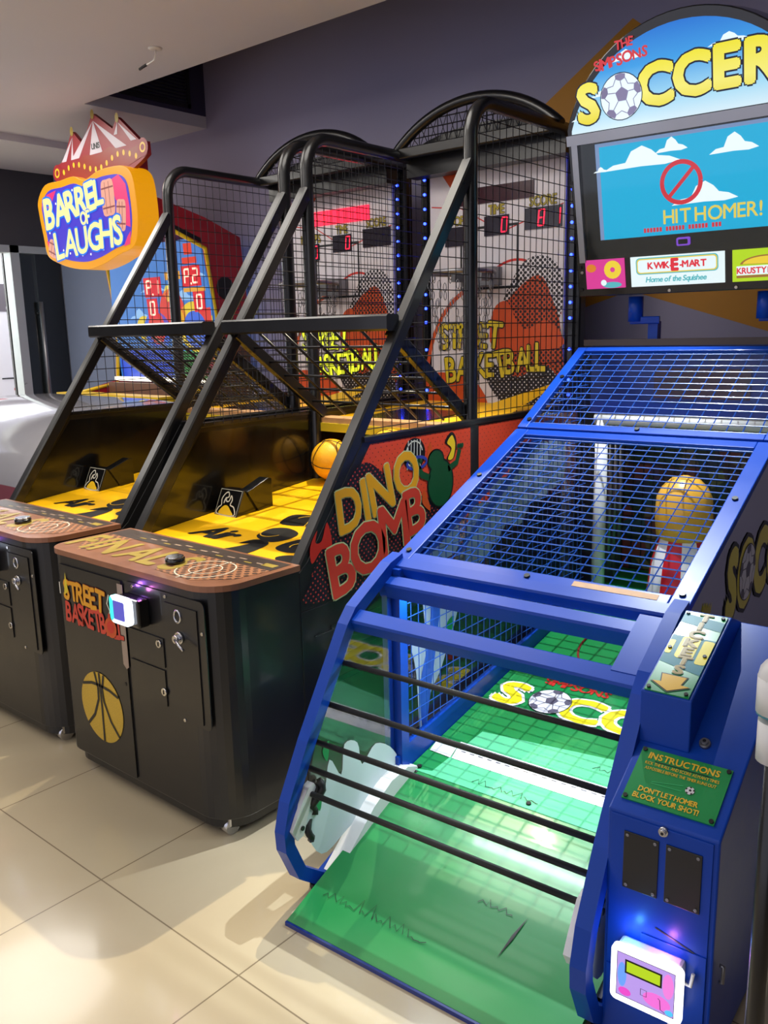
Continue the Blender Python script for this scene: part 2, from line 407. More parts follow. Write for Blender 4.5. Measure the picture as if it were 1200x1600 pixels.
# ================================================================== SETTING
def floor_material():
    m = mat('beige_porcelain_tiles', 'c4b597', 0.22, coat=0.3, var=0.05, scale=2.2); nt = m.node_tree; b = nt.nodes['Principled BSDF']
    src = b.inputs['Base Color'].links[0].from_socket
    tc = nt.nodes.new('ShaderNodeTexCoord'); sx = nt.nodes.new('ShaderNodeSeparateXYZ'); nt.links.new(tc.outputs['Object'], sx.inputs[0])
    def M(op, a, bb=None):
        n = nt.nodes.new('ShaderNodeMath'); n.operation = op
        for i, v in enumerate((a, bb)):
            if v is None: continue
            if isinstance(v, (int, float)): n.inputs[i].default_value = v
            else: nt.links.new(v, n.inputs[i])
        return n.outputs[0]
    def ln(s, off):
        f = M('FRACT', M('ADD', M('DIVIDE', M('SUBTRACT', s, off), 0.64), 100.5)); return M('LESS_THAN', M('ABSOLUTE', M('SUBTRACT', f, 0.5)), 0.0035)
    g = M('MAXIMUM', ln(sx.outputs[0], -2.2), ln(sx.outputs[1], 1.21))
    # faint marble clouding
    nz = nt.nodes.new('ShaderNodeTexNoise'); nz.inputs['Scale'].default_value = 1.3; nz.inputs['Detail'].default_value = 8; nz.inputs['Distortion'].default_value = 1.2
    nt.links.new(tc.outputs['Object'], nz.inputs['Vector'])
    rp = nt.nodes.new('ShaderNodeMapRange'); rp.inputs[1].default_value = 0.35; rp.inputs[2].default_value = 0.75; rp.inputs[3].default_value = 0; rp.inputs[4].default_value = 0.45
    nt.links.new(nz.outputs['Fac'], rp.inputs[0])
    m1 = nt.nodes.new('ShaderNodeMix'); m1.data_type = 'RGBA'; nt.links.new(rp.outputs[0], m1.inputs[0]); nt.links.new(src, m1.inputs[6]); m1.inputs[7].default_value = lin('b8a68a') + (1,)
    m2 = nt.nodes.new('ShaderNodeMix'); m2.data_type = 'RGBA'; nt.links.new(g, m2.inputs[0]); nt.links.new(m1.outputs[2], m2.inputs[6]); m2.inputs[7].default_value = lin('85765f') + (1,)
    nt.links.new(m2.outputs[2], b.inputs['Base Color'])
    return m
CEIL = 3.09; WY = 4.28; WX = -7.4
K['floor'] = floor_material()
K['wall'] = mat('purple_grey_wall_paint', 'a09cb8', 0.6, var=0.05, scale=1.5)
K['wall_bluelit'] = mat('bluish_lit_wall', '7e8ca6', 0.6, var=0.04, scale=1.5)  # bluish light on the wall's left end, put into the colour
K['mural'] = mat('ochre_mural_paint', 'c98a22', 0.55, var=0.05)
K['ceil'] = mat('grey_ceiling_paint', 'cfcfd8', 0.7, var=0.06, scale=0.8)
K['recess'] = mat('dark_recess_paint', '3a3552', 0.7, var=0.05)
K['header'] = mat('dark_bulkhead_paint', '3c3b42', 0.5)
K['bright'] = mat('white_corridor_wall', 'f0f0ec', 0.6, var=0.02)
K['frame'] = mat('grey_door_frame', 'b9c0c2', 0.3, metal=0.5)

f = MB('floor'); f.box((-10.5, -3.5, -0.1), (4, 4.5, 0)); struct(obj('floor', f))
w = MB('wall'); w.box((-6.55, WY, 0), (4, WY + 0.12, 3.8))
w.m('wall_bluelit').box((WX, WY, 0), (-6.55, WY + 0.12, 3.8))
bw = lambda u, v, d=0.0: Vector((u, WY - 0.002 - d, v))
w.m('mural').poly([(-3.3, 2.24), (-3.3, 1.3), (-2.3, 1.70), (-1.957, 1.80), (-0.9, 1.47), (-0.9, 2.2), (-1.994, 3.08)], bw)
struct(obj('wall_back', w))
w = MB('header'); w.box((WX - 0.12, -3.5, 2.42), (WX, WY + 0.12, 3.8)); w.box((WX - 0.12, -3.5, 0), (WX, 1.6, 2.42)); struct(obj('wall_left', w))
c = MB('ceil')
c.box((-7.6, -3.5, CEIL), (4, 3.3, CEIL + 0.08)); c.box((-7.6, 3.3, CEIL), (-5.25, WY, CEIL + 0.08))
struct(obj('ceiling', c))
c = MB('recess'); c.box((-5.33, 3.22, CEIL + 0.08), (-5.25, WY, 3.65)); c.box((-5.25, 3.22, CEIL + 0.08), (4, 3.3, 3.65)); c.box((-5.33, 3.22, 3.65), (4, WY, 3.73))
struct(obj('trim_1', c), 'dark recessed slot in the ceiling along the back wall')
c = MB('ceil'); c.box((WX, 2.2, CEIL - 0.05), (-6.35, WY, CEIL)); struct(obj('trim_2', c), 'shallow grey ceiling soffit above the glass doors')
w = MB('header'); w.box((3.0, -3.5, 0), (3.1, WY, 3.09)); struct(obj('light_block_right', w))  # unseen dark wall added to block world light from the right
# air grille in the recess
t = thing('air_grille', 'dark slatted air grille high in the ceiling recess', 'vent', (-5.25, 3.78, 3.24))
g = MB('black'); g.box((-5.25, 3.42, 3.2), (-5.235, 4.14, 3.225)); g.box((-5.25, 3.42, 3.43), (-5.235, 4.14, 3.455)); g.box((-5.25, 3.42, 3.2), (-5.235, 3.445, 3.455)); g.box((-5.25, 4.115, 3.2), (-5.235, 4.14, 3.455))
obj('frame', g, t, (-5.25, 3.78, 3.24))
g = MB('blackgloss')
for k in range(9): g.box((-5.249, 3.445, 3.232 + k * 0.022), (-5.238, 4.115, 3.242 + k * 0.022))
obj('slats', g, t, (-5.25, 3.78, 3.24))
# entrance: frame, glass leaf, corridor
d = MB('frame'); d.box((WX - 0.1, 3.80, 0), (WX + 0.02, 3.88, 2.42)); d.box((WX - 0.1, 1.6, 2.36), (WX + 0.02, WY, 2.42)); struct(obj('trim_3', d), 'pale metal frame of the glass entrance')
d = MB('glass'); d.box((WX - 0.03, 3.88, 0.02), (WX - 0.015, WY, 2.36)); dd = struct(obj('door_1', d), 'dark glass door leaf beside the bright opening')
h = MB('steel'); h.cyl((WX + 0.03, 4.03, 0.75), (WX + 0.03, 4.03, 1.95), 0.018); h.cyl((WX - 0.015, 4.03, 0.85), (WX + 0.03, 4.03, 0.85), 0.01); h.cyl((WX - 0.015, 4.03, 1.85), (WX + 0.03, 4.03, 1.85), 0.01); obj('door_handle', h, dd)
h = MB('black'); h.box((WX - 0.1, 4.05, 0.0), (WX - 0.035, WY, 2.36)); struct(obj('trim_4', h), 'black jamb beside the glass door')
w = MB('black'); w.box((-7.75, 3.9, 0), (-7.72, 4.6, 2.6)); struct(obj('wall_outside', w), 'dark partition behind the glass door')
w = MB('bright'); w.box((-10.4, 0.5, 0), (-10.3, 7.5, 3.2)); struct(obj('wall_corridor', w), 'bright corridor wall seen through the entrance')
lamp('corridor_lamp', 'AREA', (-9.2, 3.6, 3.0), 300, (0.95, 1, 1), 1.2, (-10.2, 4.4, 1.4))
# poster outside
p = MB('white'); pf = plane((-9.0, 4.0, 1.0), (0, 1, 0), (0, 0, 1))
p.prism([(-0.6, -0.1), (0.9, -0.1), (0.9, 1.75), (-0.6, 1.75)], pf, -0.01, 0.0)
p.m(mat('grey_band_print', '6d666c', 0.5)).poly([(-0.6, 0.92), (0.9, 0.92), (0.9, 1.2), (-0.6, 1.2)], pf, 0.002)
p.m('red'); p.poly(smooth_closed([(0.2, 0.45), (0.3, 0.42), (0.34, 0.6), (0.3, 0.7), (0.2, 0.68)]), pf, 0.002)
letters(p, "e'A", (0.68, 0.9), 0.16, pf, K['white'], 0.004, bold=0.02)
letters(p, '2026', (0.66, 0.02), 0.11, pf, K['red'], 0.004, bold=0.02, sx=0.9)
p.m('ink').poly([(0.4, 0.22), (0.86, 0.22), (0.86, 0.235), (0.4, 0.235)], pf, 0.003)
tag(obj('poster', p), 'white poster with red figures standing outside the glass entrance', 'poster')
# hanging wire from the ceiling
t = thing('ceiling_outlet', 'white round ceiling outlet with a loose hanging wire', 'ceiling fitting', (-4.02, 2.97, CEIL))
q = MB('plastic'); q.lathe([(0.036, 0), (0.036, -0.004), (0.026, -0.008), (0.018, -0.008)], (-4.02, 2.97, CEIL)); obj('cover', q, t, (-4.02, 2.97, CEIL))
q = MB('cable'); q.tube([(-4.02, 2.97, CEIL - 0.01), (-4.02, 2.97, CEIL - 0.03), (-4.035, 2.968, CEIL - 0.055), (-4.06, 2.96, CEIL - 0.065), (-4.085, 2.955, CEIL - 0.07)], 0.004, 6); obj('wire', q, t, (-4.02, 2.97, CEIL))
q = MB('ink'); q.tube([(-4.083, 2.955, CEIL - 0.07), (-4.11, 2.95, CEIL - 0.077), (-4.135, 2.945, CEIL - 0.085)], 0.007, 6); obj('connector', q, t, (-4.02, 2.97, CEIL))

# ================================================================== BASKETBALL MACHINES
K['dino_base'] = dots('orange_halftone_print', 'd8452a', '17141c', (1, 2), 0.022, 0.0, 0.3, fade=(2, 0.98, 0.80, 0.10, 0.62))
K['dino_dark'] = dots('dark_halftone_print', '1a1722', 'b8362e', (1, 2), 0.017, 0.2, 0.3)
K['bb_dots'] = dots('halftone_on_white', 'd8d2d8', '1a181c', (0, 2), 0.019, 0.40, 0.35)
K['bb_odots'] = dots('halftone_on_orange', 'bb481c', '1a181c', (0, 2), 0.019, 0.36, 0.35)
K['bb_dark'] = dots('dense_halftone', '1c1a1e', 'd8d2d8', (0, 2), 0.019, 0.2, 0.35)
K['halfcourt'] = dots('worn_net_print', 'a5704f', '4c362c', (0, 1), 0.026, 0.36, 0.4)
K['flame_y'] = mat('flame_yellow', 'e8c224', 0.4); K['flame_w'] = mat('flame_pale', 'd9d6c8', 0.4)
K['purple'] = mat('crimson_letters', 'c93a2c', 0.35); K['ambers'] = mat('amber_letters', 'dc9a1c', 0.35); K['dgreen'] = mat('deep_green_print', '0f4a2a', 0.35)
K['palelime'] = mat('pale_outline_print', 'b9c58e', 0.4); K['darkred'] = mat('dark_red_print', '7a2018', 0.4)
K['glitter'] = mat('gold_glitter', 'c9a73a', 0.35, var=0.45, scale=260, metal=0.3)
K['lit_yellow'] = glow('lit_yellow_letters', 'e6ee30', 1.1)
K['grafy'] = mat('graffiti_yellow', 'd6c02a', 0.4)
K['readglow'] = glow('white_reader_ring', 'e8f0ff', 2.2); K['readcyan'] = glow('cyan_reader_ring', '30e8d8', 1.4); K['readscr'] = glow('reader_screen', '5a5ac8', 0.9)
K['duct'] = mat('brown_tape_strip', '9c8878', 0.5)

def basketball_machine(cx, cy_, label, lit, detail=True):
    O = (cx, cy_, 0); T = thing('basketball_machine', label, 'arcade machine', O, 0.0)
    HW = 0.481
    def add(name, mb, parent=None, lab=None, bevel=0.0):
        # meshes are written in the machine's own frame
        return obj(name, mb, parent or T, (0, 0, 0), lab, bevel)
    # --- front cabinet
    R = 0.125
    foot = [(-HW, 0.36)] + [(-HW + 0.08 - 0.08 * math.cos(a), 0.08 - 0.08 * math.sin(a)) for a in [PI / 2 * k / 6 for k in range(7)]] + \
           [(HW - R + R * math.sin(a), R - R * math.cos(a)) for a in [PI / 2 * k / 8 for k in range(9)]] + [(HW, 0.36)]
    XY = lambda u, v, d: Vector((u, v, d))
    b = MB('black'); b.prism(foot[::-1], XY, 0.075, 0.85)
    b.prism([(x * 0.95, 0.02 + y * 0.94) for x, y in foot][::-1], XY, 0.03, 0.075)
    cab = add('front_cabinet', b, bevel=0.004)
    for x in (-0.4, 0.4):
        q = MB('chrome'); q.cyl((x - 0.02, 0.07, 0.03), (x + 0.02, 0.07, 0.03), 0.03); q.box((x - 0.025, 0.05, 0.035), (x + 0.025, 0.1, 0.075)); add('caster', q, cab)
    # counter top with worn print
    b = MB('bronze'); b.prism([(x * 1.012, y - 0.006 if y < 0.2 else y) for x, y in foot][::-1], XY, 0.85, 0.87)
    fz = lambda u, v, d=0.0: Vector((u, v, 0.8705 + d))
    b.m('counterdark').poly([(-0.47, 0.25), (0.46, 0.25), (0.46, 0.345), (-0.47, 0.345)], fz, 0.0005)
    b.m('halfcourt').poly([(0.13, 0.04), (0.33, 0.03), (0.44, 0.12), (0.46, 0.25), (0.1, 0.25)], fz, 0.0004)
    b.poly([(-0.45, 0.13), (-0.33, 0.03), (-0.3, 0.25), (-0.45, 0.25)], fz, 0.0004)
    b.m('flame_w').arc((0.27, 0.14), 0.1, 0, 2 * PI, 0.005, fz, 0.001); b.arc((0.27, 0.14), 0.055, 0, 2 * PI, 0.004, fz, 0.001); b.line([(0.27, 0.02), (0.27, 0.25)], 0.005, fz, 0.001)
    letters(b, 'FINALS', (-0.13, 0.06), 0.16, fz, K['goldworn'], 0.001, bold=0.03, track=0.2, sx=0.8)
    b.m('goldworn').poly([(0.38, 0.28), (0.44, 0.28), (0.44, 0.31), (0.38, 0.31)], fz, 0.001)
    for k in range(14):
        b.m('goldworn' if k % 3 == 0 else 'tape').poly([(-0.3 + 0.05 * k, 0.275 + 0.012 * (k % 3)), (-0.262 + 0.05 * k, 0.275 + 0.012 * (k % 3)), (-0.262 + 0.05 * k, 0.283 + 0.012 * (k % 3)), (-0.3 + 0.05 * k, 0.283 + 0.012 * (k % 3))], fz, 0.001)
    ct = add('counter_top', b)
    q = MB('blackgloss'); q.cyl((0.12, 0.13, 0.87), (0.12, 0.13, 0.888), 0.034); q.m('chrome').cyl((0.12, 0.13, 0.888), (0.12, 0.13, 0.895), 0.03)
    add('start_button', q, ct, 'round start button with silver cap')
    fr = lambda u, v, d=0.0: Vector((u, -d, v))
    # left door
    q = MB('black'); q.prism([(-0.405, 0.09), (-0.01, 0.09), (-0.01, 0.815), (-0.405, 0.815)], fr, 0.0, 0.006)
    q.m('flame_w').line([(-0.412, 0.7), (-0.412, 0.745)], 0.006, fr, 0.007)
    door = add('cabinet_door', q)
    q = MB('glitter'); c0 = (-0.196, 0.308); r = 0.134
    q.disc(c0, r, fr, 0.008, 40)
    q.m('ink'); 
    def chord(f0, pts): q.line([(c0[0] + x * r, c0[1] + y * r) for x, y in pts], 0.011, fr, 0.0095)
    chord(0, [(0, 1), (0.02, 0), (0, -1)]); chord(0, [(-0.86, 0.5), (-0.4, 0.62), (0, 0.64), (0.45, 0.6), (0.86, 0.5)])
    chord(0, [(-0.22, 0.97), (-0.1, 0.55), (-0.12, 0.2), (-0.38, -0.3), (-0.75, -0.66)]); chord(0, [(0.22, 0.97), (0.1, 0.55), (0.14, 0.2), (0.4, -0.3), (0.75, -0.66)])
    add('basketball_emblem', q, door, 'gold glitter basketball emblem')
    q = MB()
    letters(q, 'STREET', (-0.245, 0.685), 0.075, fr, K['ambers'], 0.008, bold=0.03, track=0.0, sx=0.85, jit=0.14, outline=K['darkred'], ow=0.02, seed=3, base=lambda x: -0.02 * x)
    letters(q, 'BASKETBALL', (-0.19, 0.605), 0.075, fr, K['purple'], 0.008, bold=0.03, track=-0.02, sx=0.7, jit=0.14, outline=K['ink'], ow=0.03, seed=4)
    q.m('flame_w')
    for k in range(4): q.line([(-0.1 + 0.025 * k, 0.665), (-0.085 + 0.025 * k, 0.695), (-0.1 + 0.025 * k, 0.72), (-0.085 + 0.025 * k, 0.755)], 0.006, fr, 0.0085)
    q.m('orange').disc((-0.085, 0.635), 0.036, fr, 0.011); q.m('red').disc((-0.085, 0.638), 0.022, fr, 0.0115)
    q.m('grafy').poly([(-0.38, 0.70), (-0.362, 0.79), (-0.35, 0.72)], fr, 0.0095)
    add('graffiti_logo', q, door, 'orange and red graffiti lettering')
    q = MB('duct'); q.prism([(-0.03, 0.805), (0.002, 0.805), (0.002, 0.51), (-0.012, 0.50), (-0.03, 0.515)], fr, 0.0065, 0.0075); add('tape_strip', q, cab, 'strip of brown tape')
    q = MB('ink'); q.cyl((-0.03, -0.0062, 0.44), (-0.03, -0.0075, 0.44), 0.007); add('door_lock_hole', q, door)
    # coin mechanism plate and cash doors
    q = MB('black'); q.prism(round_rect(0.01, 0.395, 0.435, 0.822, 0.02), fr, 0.0, 0.004); plate = add('coin_plate', q)
    for (x0, x1, z0, z1) in ((0.02, 0.215, 0.56, 0.66), (0.022, 0.212, 0.423, 0.549), (0.235, 0.40, 0.41, 0.79)):
        q = MB('black'); q.prism([(x0, z0), (x1, z0), (x1, z1), (x0, z1)], fr, 0.004, 0.008)
        dn = add('coin_door', q, plate)
    for (x, z) in ((0.195, 0.64), (0.205, 0.475)):
        q = MB('chrome'); q.cyl((x, -0.008, z), (x, -0.014, z), 0.013); q.m('ink').box((x - 0.002, -0.0155, z - 0.007), (x + 0.002, -0.014, z + 0.007)); add('cash_lock', q, plate, 'small chrome lock')
    q = MB('chrome'); q.cyl((0.31, -0.008, 0.685), (0.31, -0.016, 0.685), 0.02); q.cyl((0.31, -0.016, 0.685), (0.31, -0.03, 0.685), 0.013); q.tube([(0.31, -0.028, 0.685), (0.335, -0.034, 0.675), (0.36, -0.034, 0.66)], 0.005); add('coin_return', q, plate, 'chrome coin return handle')
    q = MB('chrome'); q.tube([(0.305 + 0.016 * math.cos(2 * PI * k / 20), -0.009, 0.755 + 0.02 * math.sin(2 * PI * k / 20)) for k in range(20)], 0.004, 6, closed=True); q.m('ink').disc((0.305, 0.755), 0.014, fr, 0.0086, ry=0.018); add('coin_slot', q, plate)
    for (x, z) in ((0.24, 0.808), (0.42, 0.72), (0.06, 0.81), (0.3, 0.40)):
        q = MB('chrome'); q.cyl((x, -0.004, z), (x, -0.007, z), 0.006, 10); add('screw', q, plate)
    # card reader
    q = MB('blackgloss'); q.box((0.02, -0.05, 0.69), (0.15, -0.004, 0.785)); rd = add('card_reader', q, None, 'card reader with a glowing ring', bevel=0.008)
    rr = round_rect(0.012, 0.695, 0.125, 0.79, 0.02)
    ri = round_rect(0.035, 0.71, 0.10, 0.775, 0.006)
    q = MB('readglow'); n = len(rr)
    vs = [fr(u, v, 0.066) for u, v in rr] + [fr(u, v, 0.068) for u, v in ri] + [fr(u, v, 0.05) for u, v in rr]
    q.add(vs, [(i, n + i, n + (i + 1) % n, (i + 1) % n) for i in range(n)] + [(i, (i + 1) % n, 2 * n + (i + 1) % n, 2 * n + i) for i in range(n)])
    k0 = q.cur; q.m('readcyan')
    for fi in range(len(q.f)):
        if sum(q.v[i][0] for i in q.f[fi]) / len(q.f[fi]) < 0.03: q.mi[fi] = q.cur
    add('light_ring', q, rd, 'glowing white ring, cyan at the left')
    q = MB('readscr'); q.poly(ri, fr, 0.0675); add('reader_screen', q, rd)
    # --- lower body and side panels
    b = MB('black'); b.box((-HW, 0.36, 0.05), (HW, 2.36, 0.705)); body = add('lower_body', b, bevel=0.004)
    q = MB('blackgloss')
    for k in range(5): q.box((HW, 0.5, 0.40 + 0.05 * k), (HW + 0.004, 1.1, 0.42 + 0.05 * k))
    q.box((HW, 0.42, 0.6), (HW + 0.003, 1.3, 0.604)); add('side_vents', q, body)
    prof = [(0.36, 0.705), (0.36, 0.84), (0.40, 0.87), (0.70, 1.25), (2.33, 1.25), (2.33, 0.705)]
    for s in (-1, 1):
        b = MB('black'); 
        b.prism(prof if s > 0 else prof[::-1], lambda u, v, d: Vector((d, u, v)), s * (HW - 0.02), s * HW)
        sp_ = add('side_panel', b, bevel=0.002)
        b = MB('blackgloss'); xx = s * (HW - 0.021)
        b.poly([(0.42, 0.73), (0.44, 0.87), (0.72, 1.22), (2.2, 1.22), (2.2, 0.73)], lambda u, v, d: Vector((xx, u, v))); add('inner_lining', b, sp_)
        b = MB('blacktube'); b.bar((s * (HW - 0.01), 0.70, 1.25), (s * (HW - 0.01), 2.33, 1.25), 0.03, 0.02); add('top_rail', b, sp_)
        if s > 0 and detail:
            pf = plane((HW, 0, 0), (0, 1, 0), (0, 0, 1))
            a = MB('dino_base'); a.poly([(0.405, 0.72), (0.405, 0.80), (0.445, 0.87), (0.735, 1.232), (1.36, 1.232), (1.36, 0.72)], pf, 0.001)
            a.poly([(1.42, 0.72), (1.42, 1.232), (2.28, 1.232), (2.28, 0.72)], pf, 0.001)
            a.m('dino_dark').poly(smooth_closed([(0.405, 0.722), (0.41, 0.80), (0.50, 0.96), (0.60, 1.10), (0.70, 1.17), (0.80, 1.12), (0.90, 1.05), (1.02, 1.0), (1.15, 0.96), (1.28, 0.88), (1.33, 0.76), (1.28, 0.724), (0.9, 0.722)]), pf, 0.0015)
            a.m('red').poly(smooth_closed([(0.42, 0.86), (0.47, 0.9), (0.52, 0.9), (0.50, 0.99), (0.47, 0.93), (0.44, 0.93), (0.45, 0.97), (0.415, 0.92)]), pf, 0.002)
            # ball held up and a round green creature shape with flames
            a.m('ink').disc((0.985, 1.165), 0.068, pf, 0.002, ry=0.062)
            a.m('flame_w'); a.arc((0.985, 1.165), 0.05, 0.2, 5.8, 0.005, pf, 0.0025)
            for k in range(5): a.line([(0.94 + 0.02 * k, 1.11), (0.95 + 0.018 * k, 1.22)], 0.004, pf, 0.0025)
            a.m(mat('blue_rim_print', '2c3c9a', 0.35)).arc((1.0, 1.13), 0.06, 0, 2 * PI, 0.012, pf, 0.003, ry=0.022)
            a.m('ink').disc((1.15, 1.03), 0.088, pf, 0.0025, ry=0.1); a.m('dgreen').disc((1.15, 1.03), 0.08, pf, 0.003, ry=0.092)
            a.m('ink').disc((1.12, 1.125), 0.055, pf, 0.0028, ry=0.045); a.m('dgreen').disc((1.12, 1.125), 0.048, pf, 0.0032, ry=0.038)
            a.line([(1.08, 1.06), (1.03, 1.08), (1.0, 1.12)], 0.028, pf, 0.003); a.line([(1.2, 1.08), (1.26, 1.1), (1.28, 1.15)], 0.026, pf, 0.003)
            for k in range(3): a.disc((0.992 + 0.014 * k, 1.135), 0.01, pf, 0.0034, 10); a.disc((1.27 + 0.014 * k, 1.165), 0.01, pf, 0.0034, 10)
            a.m('ink').poly(smooth_closed([(1.19, 1.12), (1.22, 1.16), (1.18, 1.19), (1.22, 1.225), (1.25, 1.21), (1.26, 1.17), (1.24, 1.12)]), pf, 0.0024)
            a.m('flame_y').poly(smooth_closed([(1.2, 1.12), (1.225, 1.16), (1.195, 1.185), (1.225, 1.212), (1.24, 1.2), (1.25, 1.17), (1.235, 1.12)]), pf, 0.0028)
            a.m('orange').poly(smooth_closed([(1.06, 1.13), (1.08, 1.2), (1.1, 1.15)]), pf, 0.0028); a.poly(smooth_closed([(1.03, 0.97), (1.04, 1.02), (1.07, 0.97), (1.08, 0.93)]), pf, 0.0028)
            letters(a, 'DINO', (0.80, 0.985), 0.155, pf, K['ambers'], 0.004, bold=0.028, track=0.12, sx=0.85, jit=0.07, outline=K['palelime'], ow=0.018, seed=8, base=lambda x: 0.10 * x, rot=0.16)
            letters(a, 'BOMB', (0.80, 0.80), 0.175, pf, K['purple'], 0.006, bold=0.028, track=-0.02, sx=0.95, jit=0.06, outline=K['palelime'], ow=0.02, seed=5, base=lambda x: 0.16 * x, rot=0.16)
            add('side_artwork', a, sp_, 'orange and black side artwork with graffiti lettering')
    # --- deck
    DZ = lambda y: 0.83 + 0.098 * (y - 0.36)
    dk = lambda u, v, d=0.0: Vector((u, v, DZ(v) + d))
    b = MB('yellow'); b.prism([(-0.455, 0.36), (0.455, 0.36), (0.455, 2.2), (-0.455, 2.2)], dk, -0.02, 0.0)
    b.m('ink')
    for yy in (0.78, 1.1): b.line([(-0.45, yy), (0.45, yy)], 0.002, dk, 0.001)
    letters(b, 'Air', (-0.17, 0.505), 0.115, dk, K['ink'], 0.0015, bold=0.035, sx=1.05, shear=0.35, track=0.12)
    b.m('ink')
    b.poly(smooth_closed([(-0.18, 0.40), (-0.12, 0.425), (-0.03, 0.425), (0.02, 0.47), (0.06, 0.57), (0.02, 0.565), (0.0, 0.51), (0.05, 0.575), (0.12, 0.55), (0.12, 0.42), (0.02, 0.405)]), dk, 0.0015)
    b.poly(smooth_closed([(0.0, 0.60), (0.06, 0.575), (0.12, 0.58), (0.15, 0.64), (0.13, 0.70), (0.04, 0.73), (-0.02, 0.70), (-0.02, 0.64)]), dk, 0.0015)
    b.poly(smooth_closed([(-0.05, 0.77), (0.02, 0.76), (0.10, 0.79), (0.15, 0.84), (0.12, 0.90), (0.0, 0.90), (-0.08, 0.87)]), dk, 0.0015)
    b.poly(smooth_closed([(0.17, 0.56), (0.20, 0.52), (0.28, 0.52), (0.32, 0.58), (0.28, 0.65), (0.20, 0.66)]), dk, 0.0015)
    b.poly(smooth_closed([(0.26, 0.46), (0.31, 0.43), (0.4, 0.45), (0.38, 0.49), (0.3, 0.5)]), dk, 0.0015)
    b.m('gold'); b.arc((0.04, 0.83), 0.06, 0.2, 2.9, 0.005, dk, 0.003); b.arc((0.03, 0.66), 0.05, 3.4, 6.0, 0.005, dk, 0.003); b.line([(0.09, 0.77), (0.02, 0.90)], 0.004, dk, 0.003); b.arc((0.25, 0.58), 0.03, 0, 4, 0.006, dk, 0.003)
    deck = add('throwing_deck', b)
    q = MB('yellow'); q.add([(-0.455, 1.5, DZ(1.5) + 0.001), (0.455, 1.5, DZ(1.5) + 0.001), (0.455, 1.97, DZ(1.97) + 0.10), (-0.455, 1.97, DZ(1.97) + 0.10)], [(0, 1, 2, 3)]); add('rear_ramp', q, deck)
    if detail:
        q = MB('blackgloss'); q.box((0.0, 1.22, DZ(1.22)), (0.30, 1.385, DZ(1.3) + 0.088)); add('ball_step', q, deck)
    # wedge shaped ticket dispenser on the deck
    q = MB('blackgloss'); wx0, wx1 = -0.43, -0.285
    yz = [(0.74, DZ(0.74)), (0.79, DZ(0.72) + 0.11), (0.85, DZ(0.72) + 0.105), (0.90, DZ(0.9))]
    q.prism(yz, lambda u, v, d: Vector((d, u, v)), wx0, wx1)
    q.prism([(0.80, DZ(0.72) + 0.105), (0.92, DZ(0.72) + 0.15), (0.94, DZ(0.72) + 0.145), (0.94, DZ(0.9)), (0.86, DZ(0.84))], lambda u, v, d: Vector((d, u, v)), wx0 + 0.1, wx1 + 0.012)
    wd = add('wedge_box', q, None, 'black wedge box with a white flame print', bevel=0.002)
    wn = Vector((0.05, 0.108)).length
    wf0 = plane((wx0, 0.74, DZ(0.74)), (1, 0, 0), (0, 0.05 / wn, 0.108 / wn)); wf = lambda u, v, d=0.0: wf0(u * 0.87, v * 0.9, d)
    a = MB('flame_y'); a.poly(smooth_closed([(0.03, 0.008), (0.05, 0.045), (0.08, 0.05), (0.11, 0.03), (0.13, 0.008)]), wf, 0.001)
    a.m('flame_w')
    a.line([(x, y) for x, y in smooth_closed([(0.02, 0.006), (0.018, 0.035), (0.035, 0.05), (0.028, 0.08), (0.045, 0.108), (0.065, 0.115), (0.075, 0.095), (0.06, 0.085), (0.068, 0.07), (0.085, 0.075), (0.09, 0.1), (0.105, 0.08), (0.1, 0.055), (0.13, 0.045), (0.142, 0.006)])], 0.006, wf, 0.0015, closed=True)
    a.line(smooth_closed([(0.05, 0.06), (0.058, 0.09), (0.05, 0.075)]), 0.005, wf, 0.0015, closed=True)
    a.line([(0.004, 0.004), (0.16, 0.004), (0.16, 0.128), (0.004, 0.128)], 0.003, wf, 0.0015, closed=True)
    add('flame_print', a, wd)
    # rear ball run: ledge, opening, sloping yellow floor
    b = MB('wood'); b.box((-0.46, 1.42, 1.20), (0.46, 1.52, 1.225)); b.m('grafy').box((-0.46, 1.41, 1.16), (0.46, 1.43, 1.20)); add('ball_ledge', b)
    b = MB('blackgloss'); b.box((-0.46, 1.98, 0.9), (0.46, 2.0, 1.2)); add('ball_stop', b)
    b = MB('yellow'); b.add([(-0.46, 1.52, 1.215), (0.46, 1.52, 1.215), (0.46, 2.27, 1.245), (-0.46, 2.27, 1.245)], [(0, 1, 2, 3)]); b.m('blackgloss')
    b.add([(-0.3, 1.53, 1.2205), (0.1, 1.53, 1.2205), (0.1, 1.9, 1.2355), (-0.3, 1.9, 1.2355)], [(0, 1, 2, 3)]); b.m('yellow').add([(0.16, 1.55, 1.22), (0.46, 1.55, 1.22), (0.46, 2.2, 1.38), (0.34, 2.2, 1.33)], [(0, 1, 2, 3)]); add('ball_return_floor', b)
    # --- cage frame
    for s in (-1, 1):
        x = s * (HW - 0.028)
        b = MB('blacktube'); b.bar((x, 0.365, 0.82), (x, 1.40, 2.26), 0.052, 0.05, (1, 0, 0)); add('slanted_bar', b)
        rb = 0.14; y0 = 1.405; zt = 2.50
        path = [(x, y0, 0.1), (x, y0, 0.7), (x, y0, 1.4), (x, y0, 2.0)] + [(x, y0 + rb - rb * math.cos(a), zt - rb + rb * math.sin(a)) for a in [PI / 2 * k / 8 for k in range(9)]] + [(x, 1.9, zt), (x, 2.33, zt)]
        b = MB('blacktube'); b.tube(path, 0.029, 8); add('cage_post', b)
        b = MB('blacktube'); b.bar((s * (HW - 0.045), 2.32, 0.1), (s * (HW - 0.045), 2.32, 2.52), 0.085, 0.06, (0, 1, 0)); bp = add('rear_post', b)
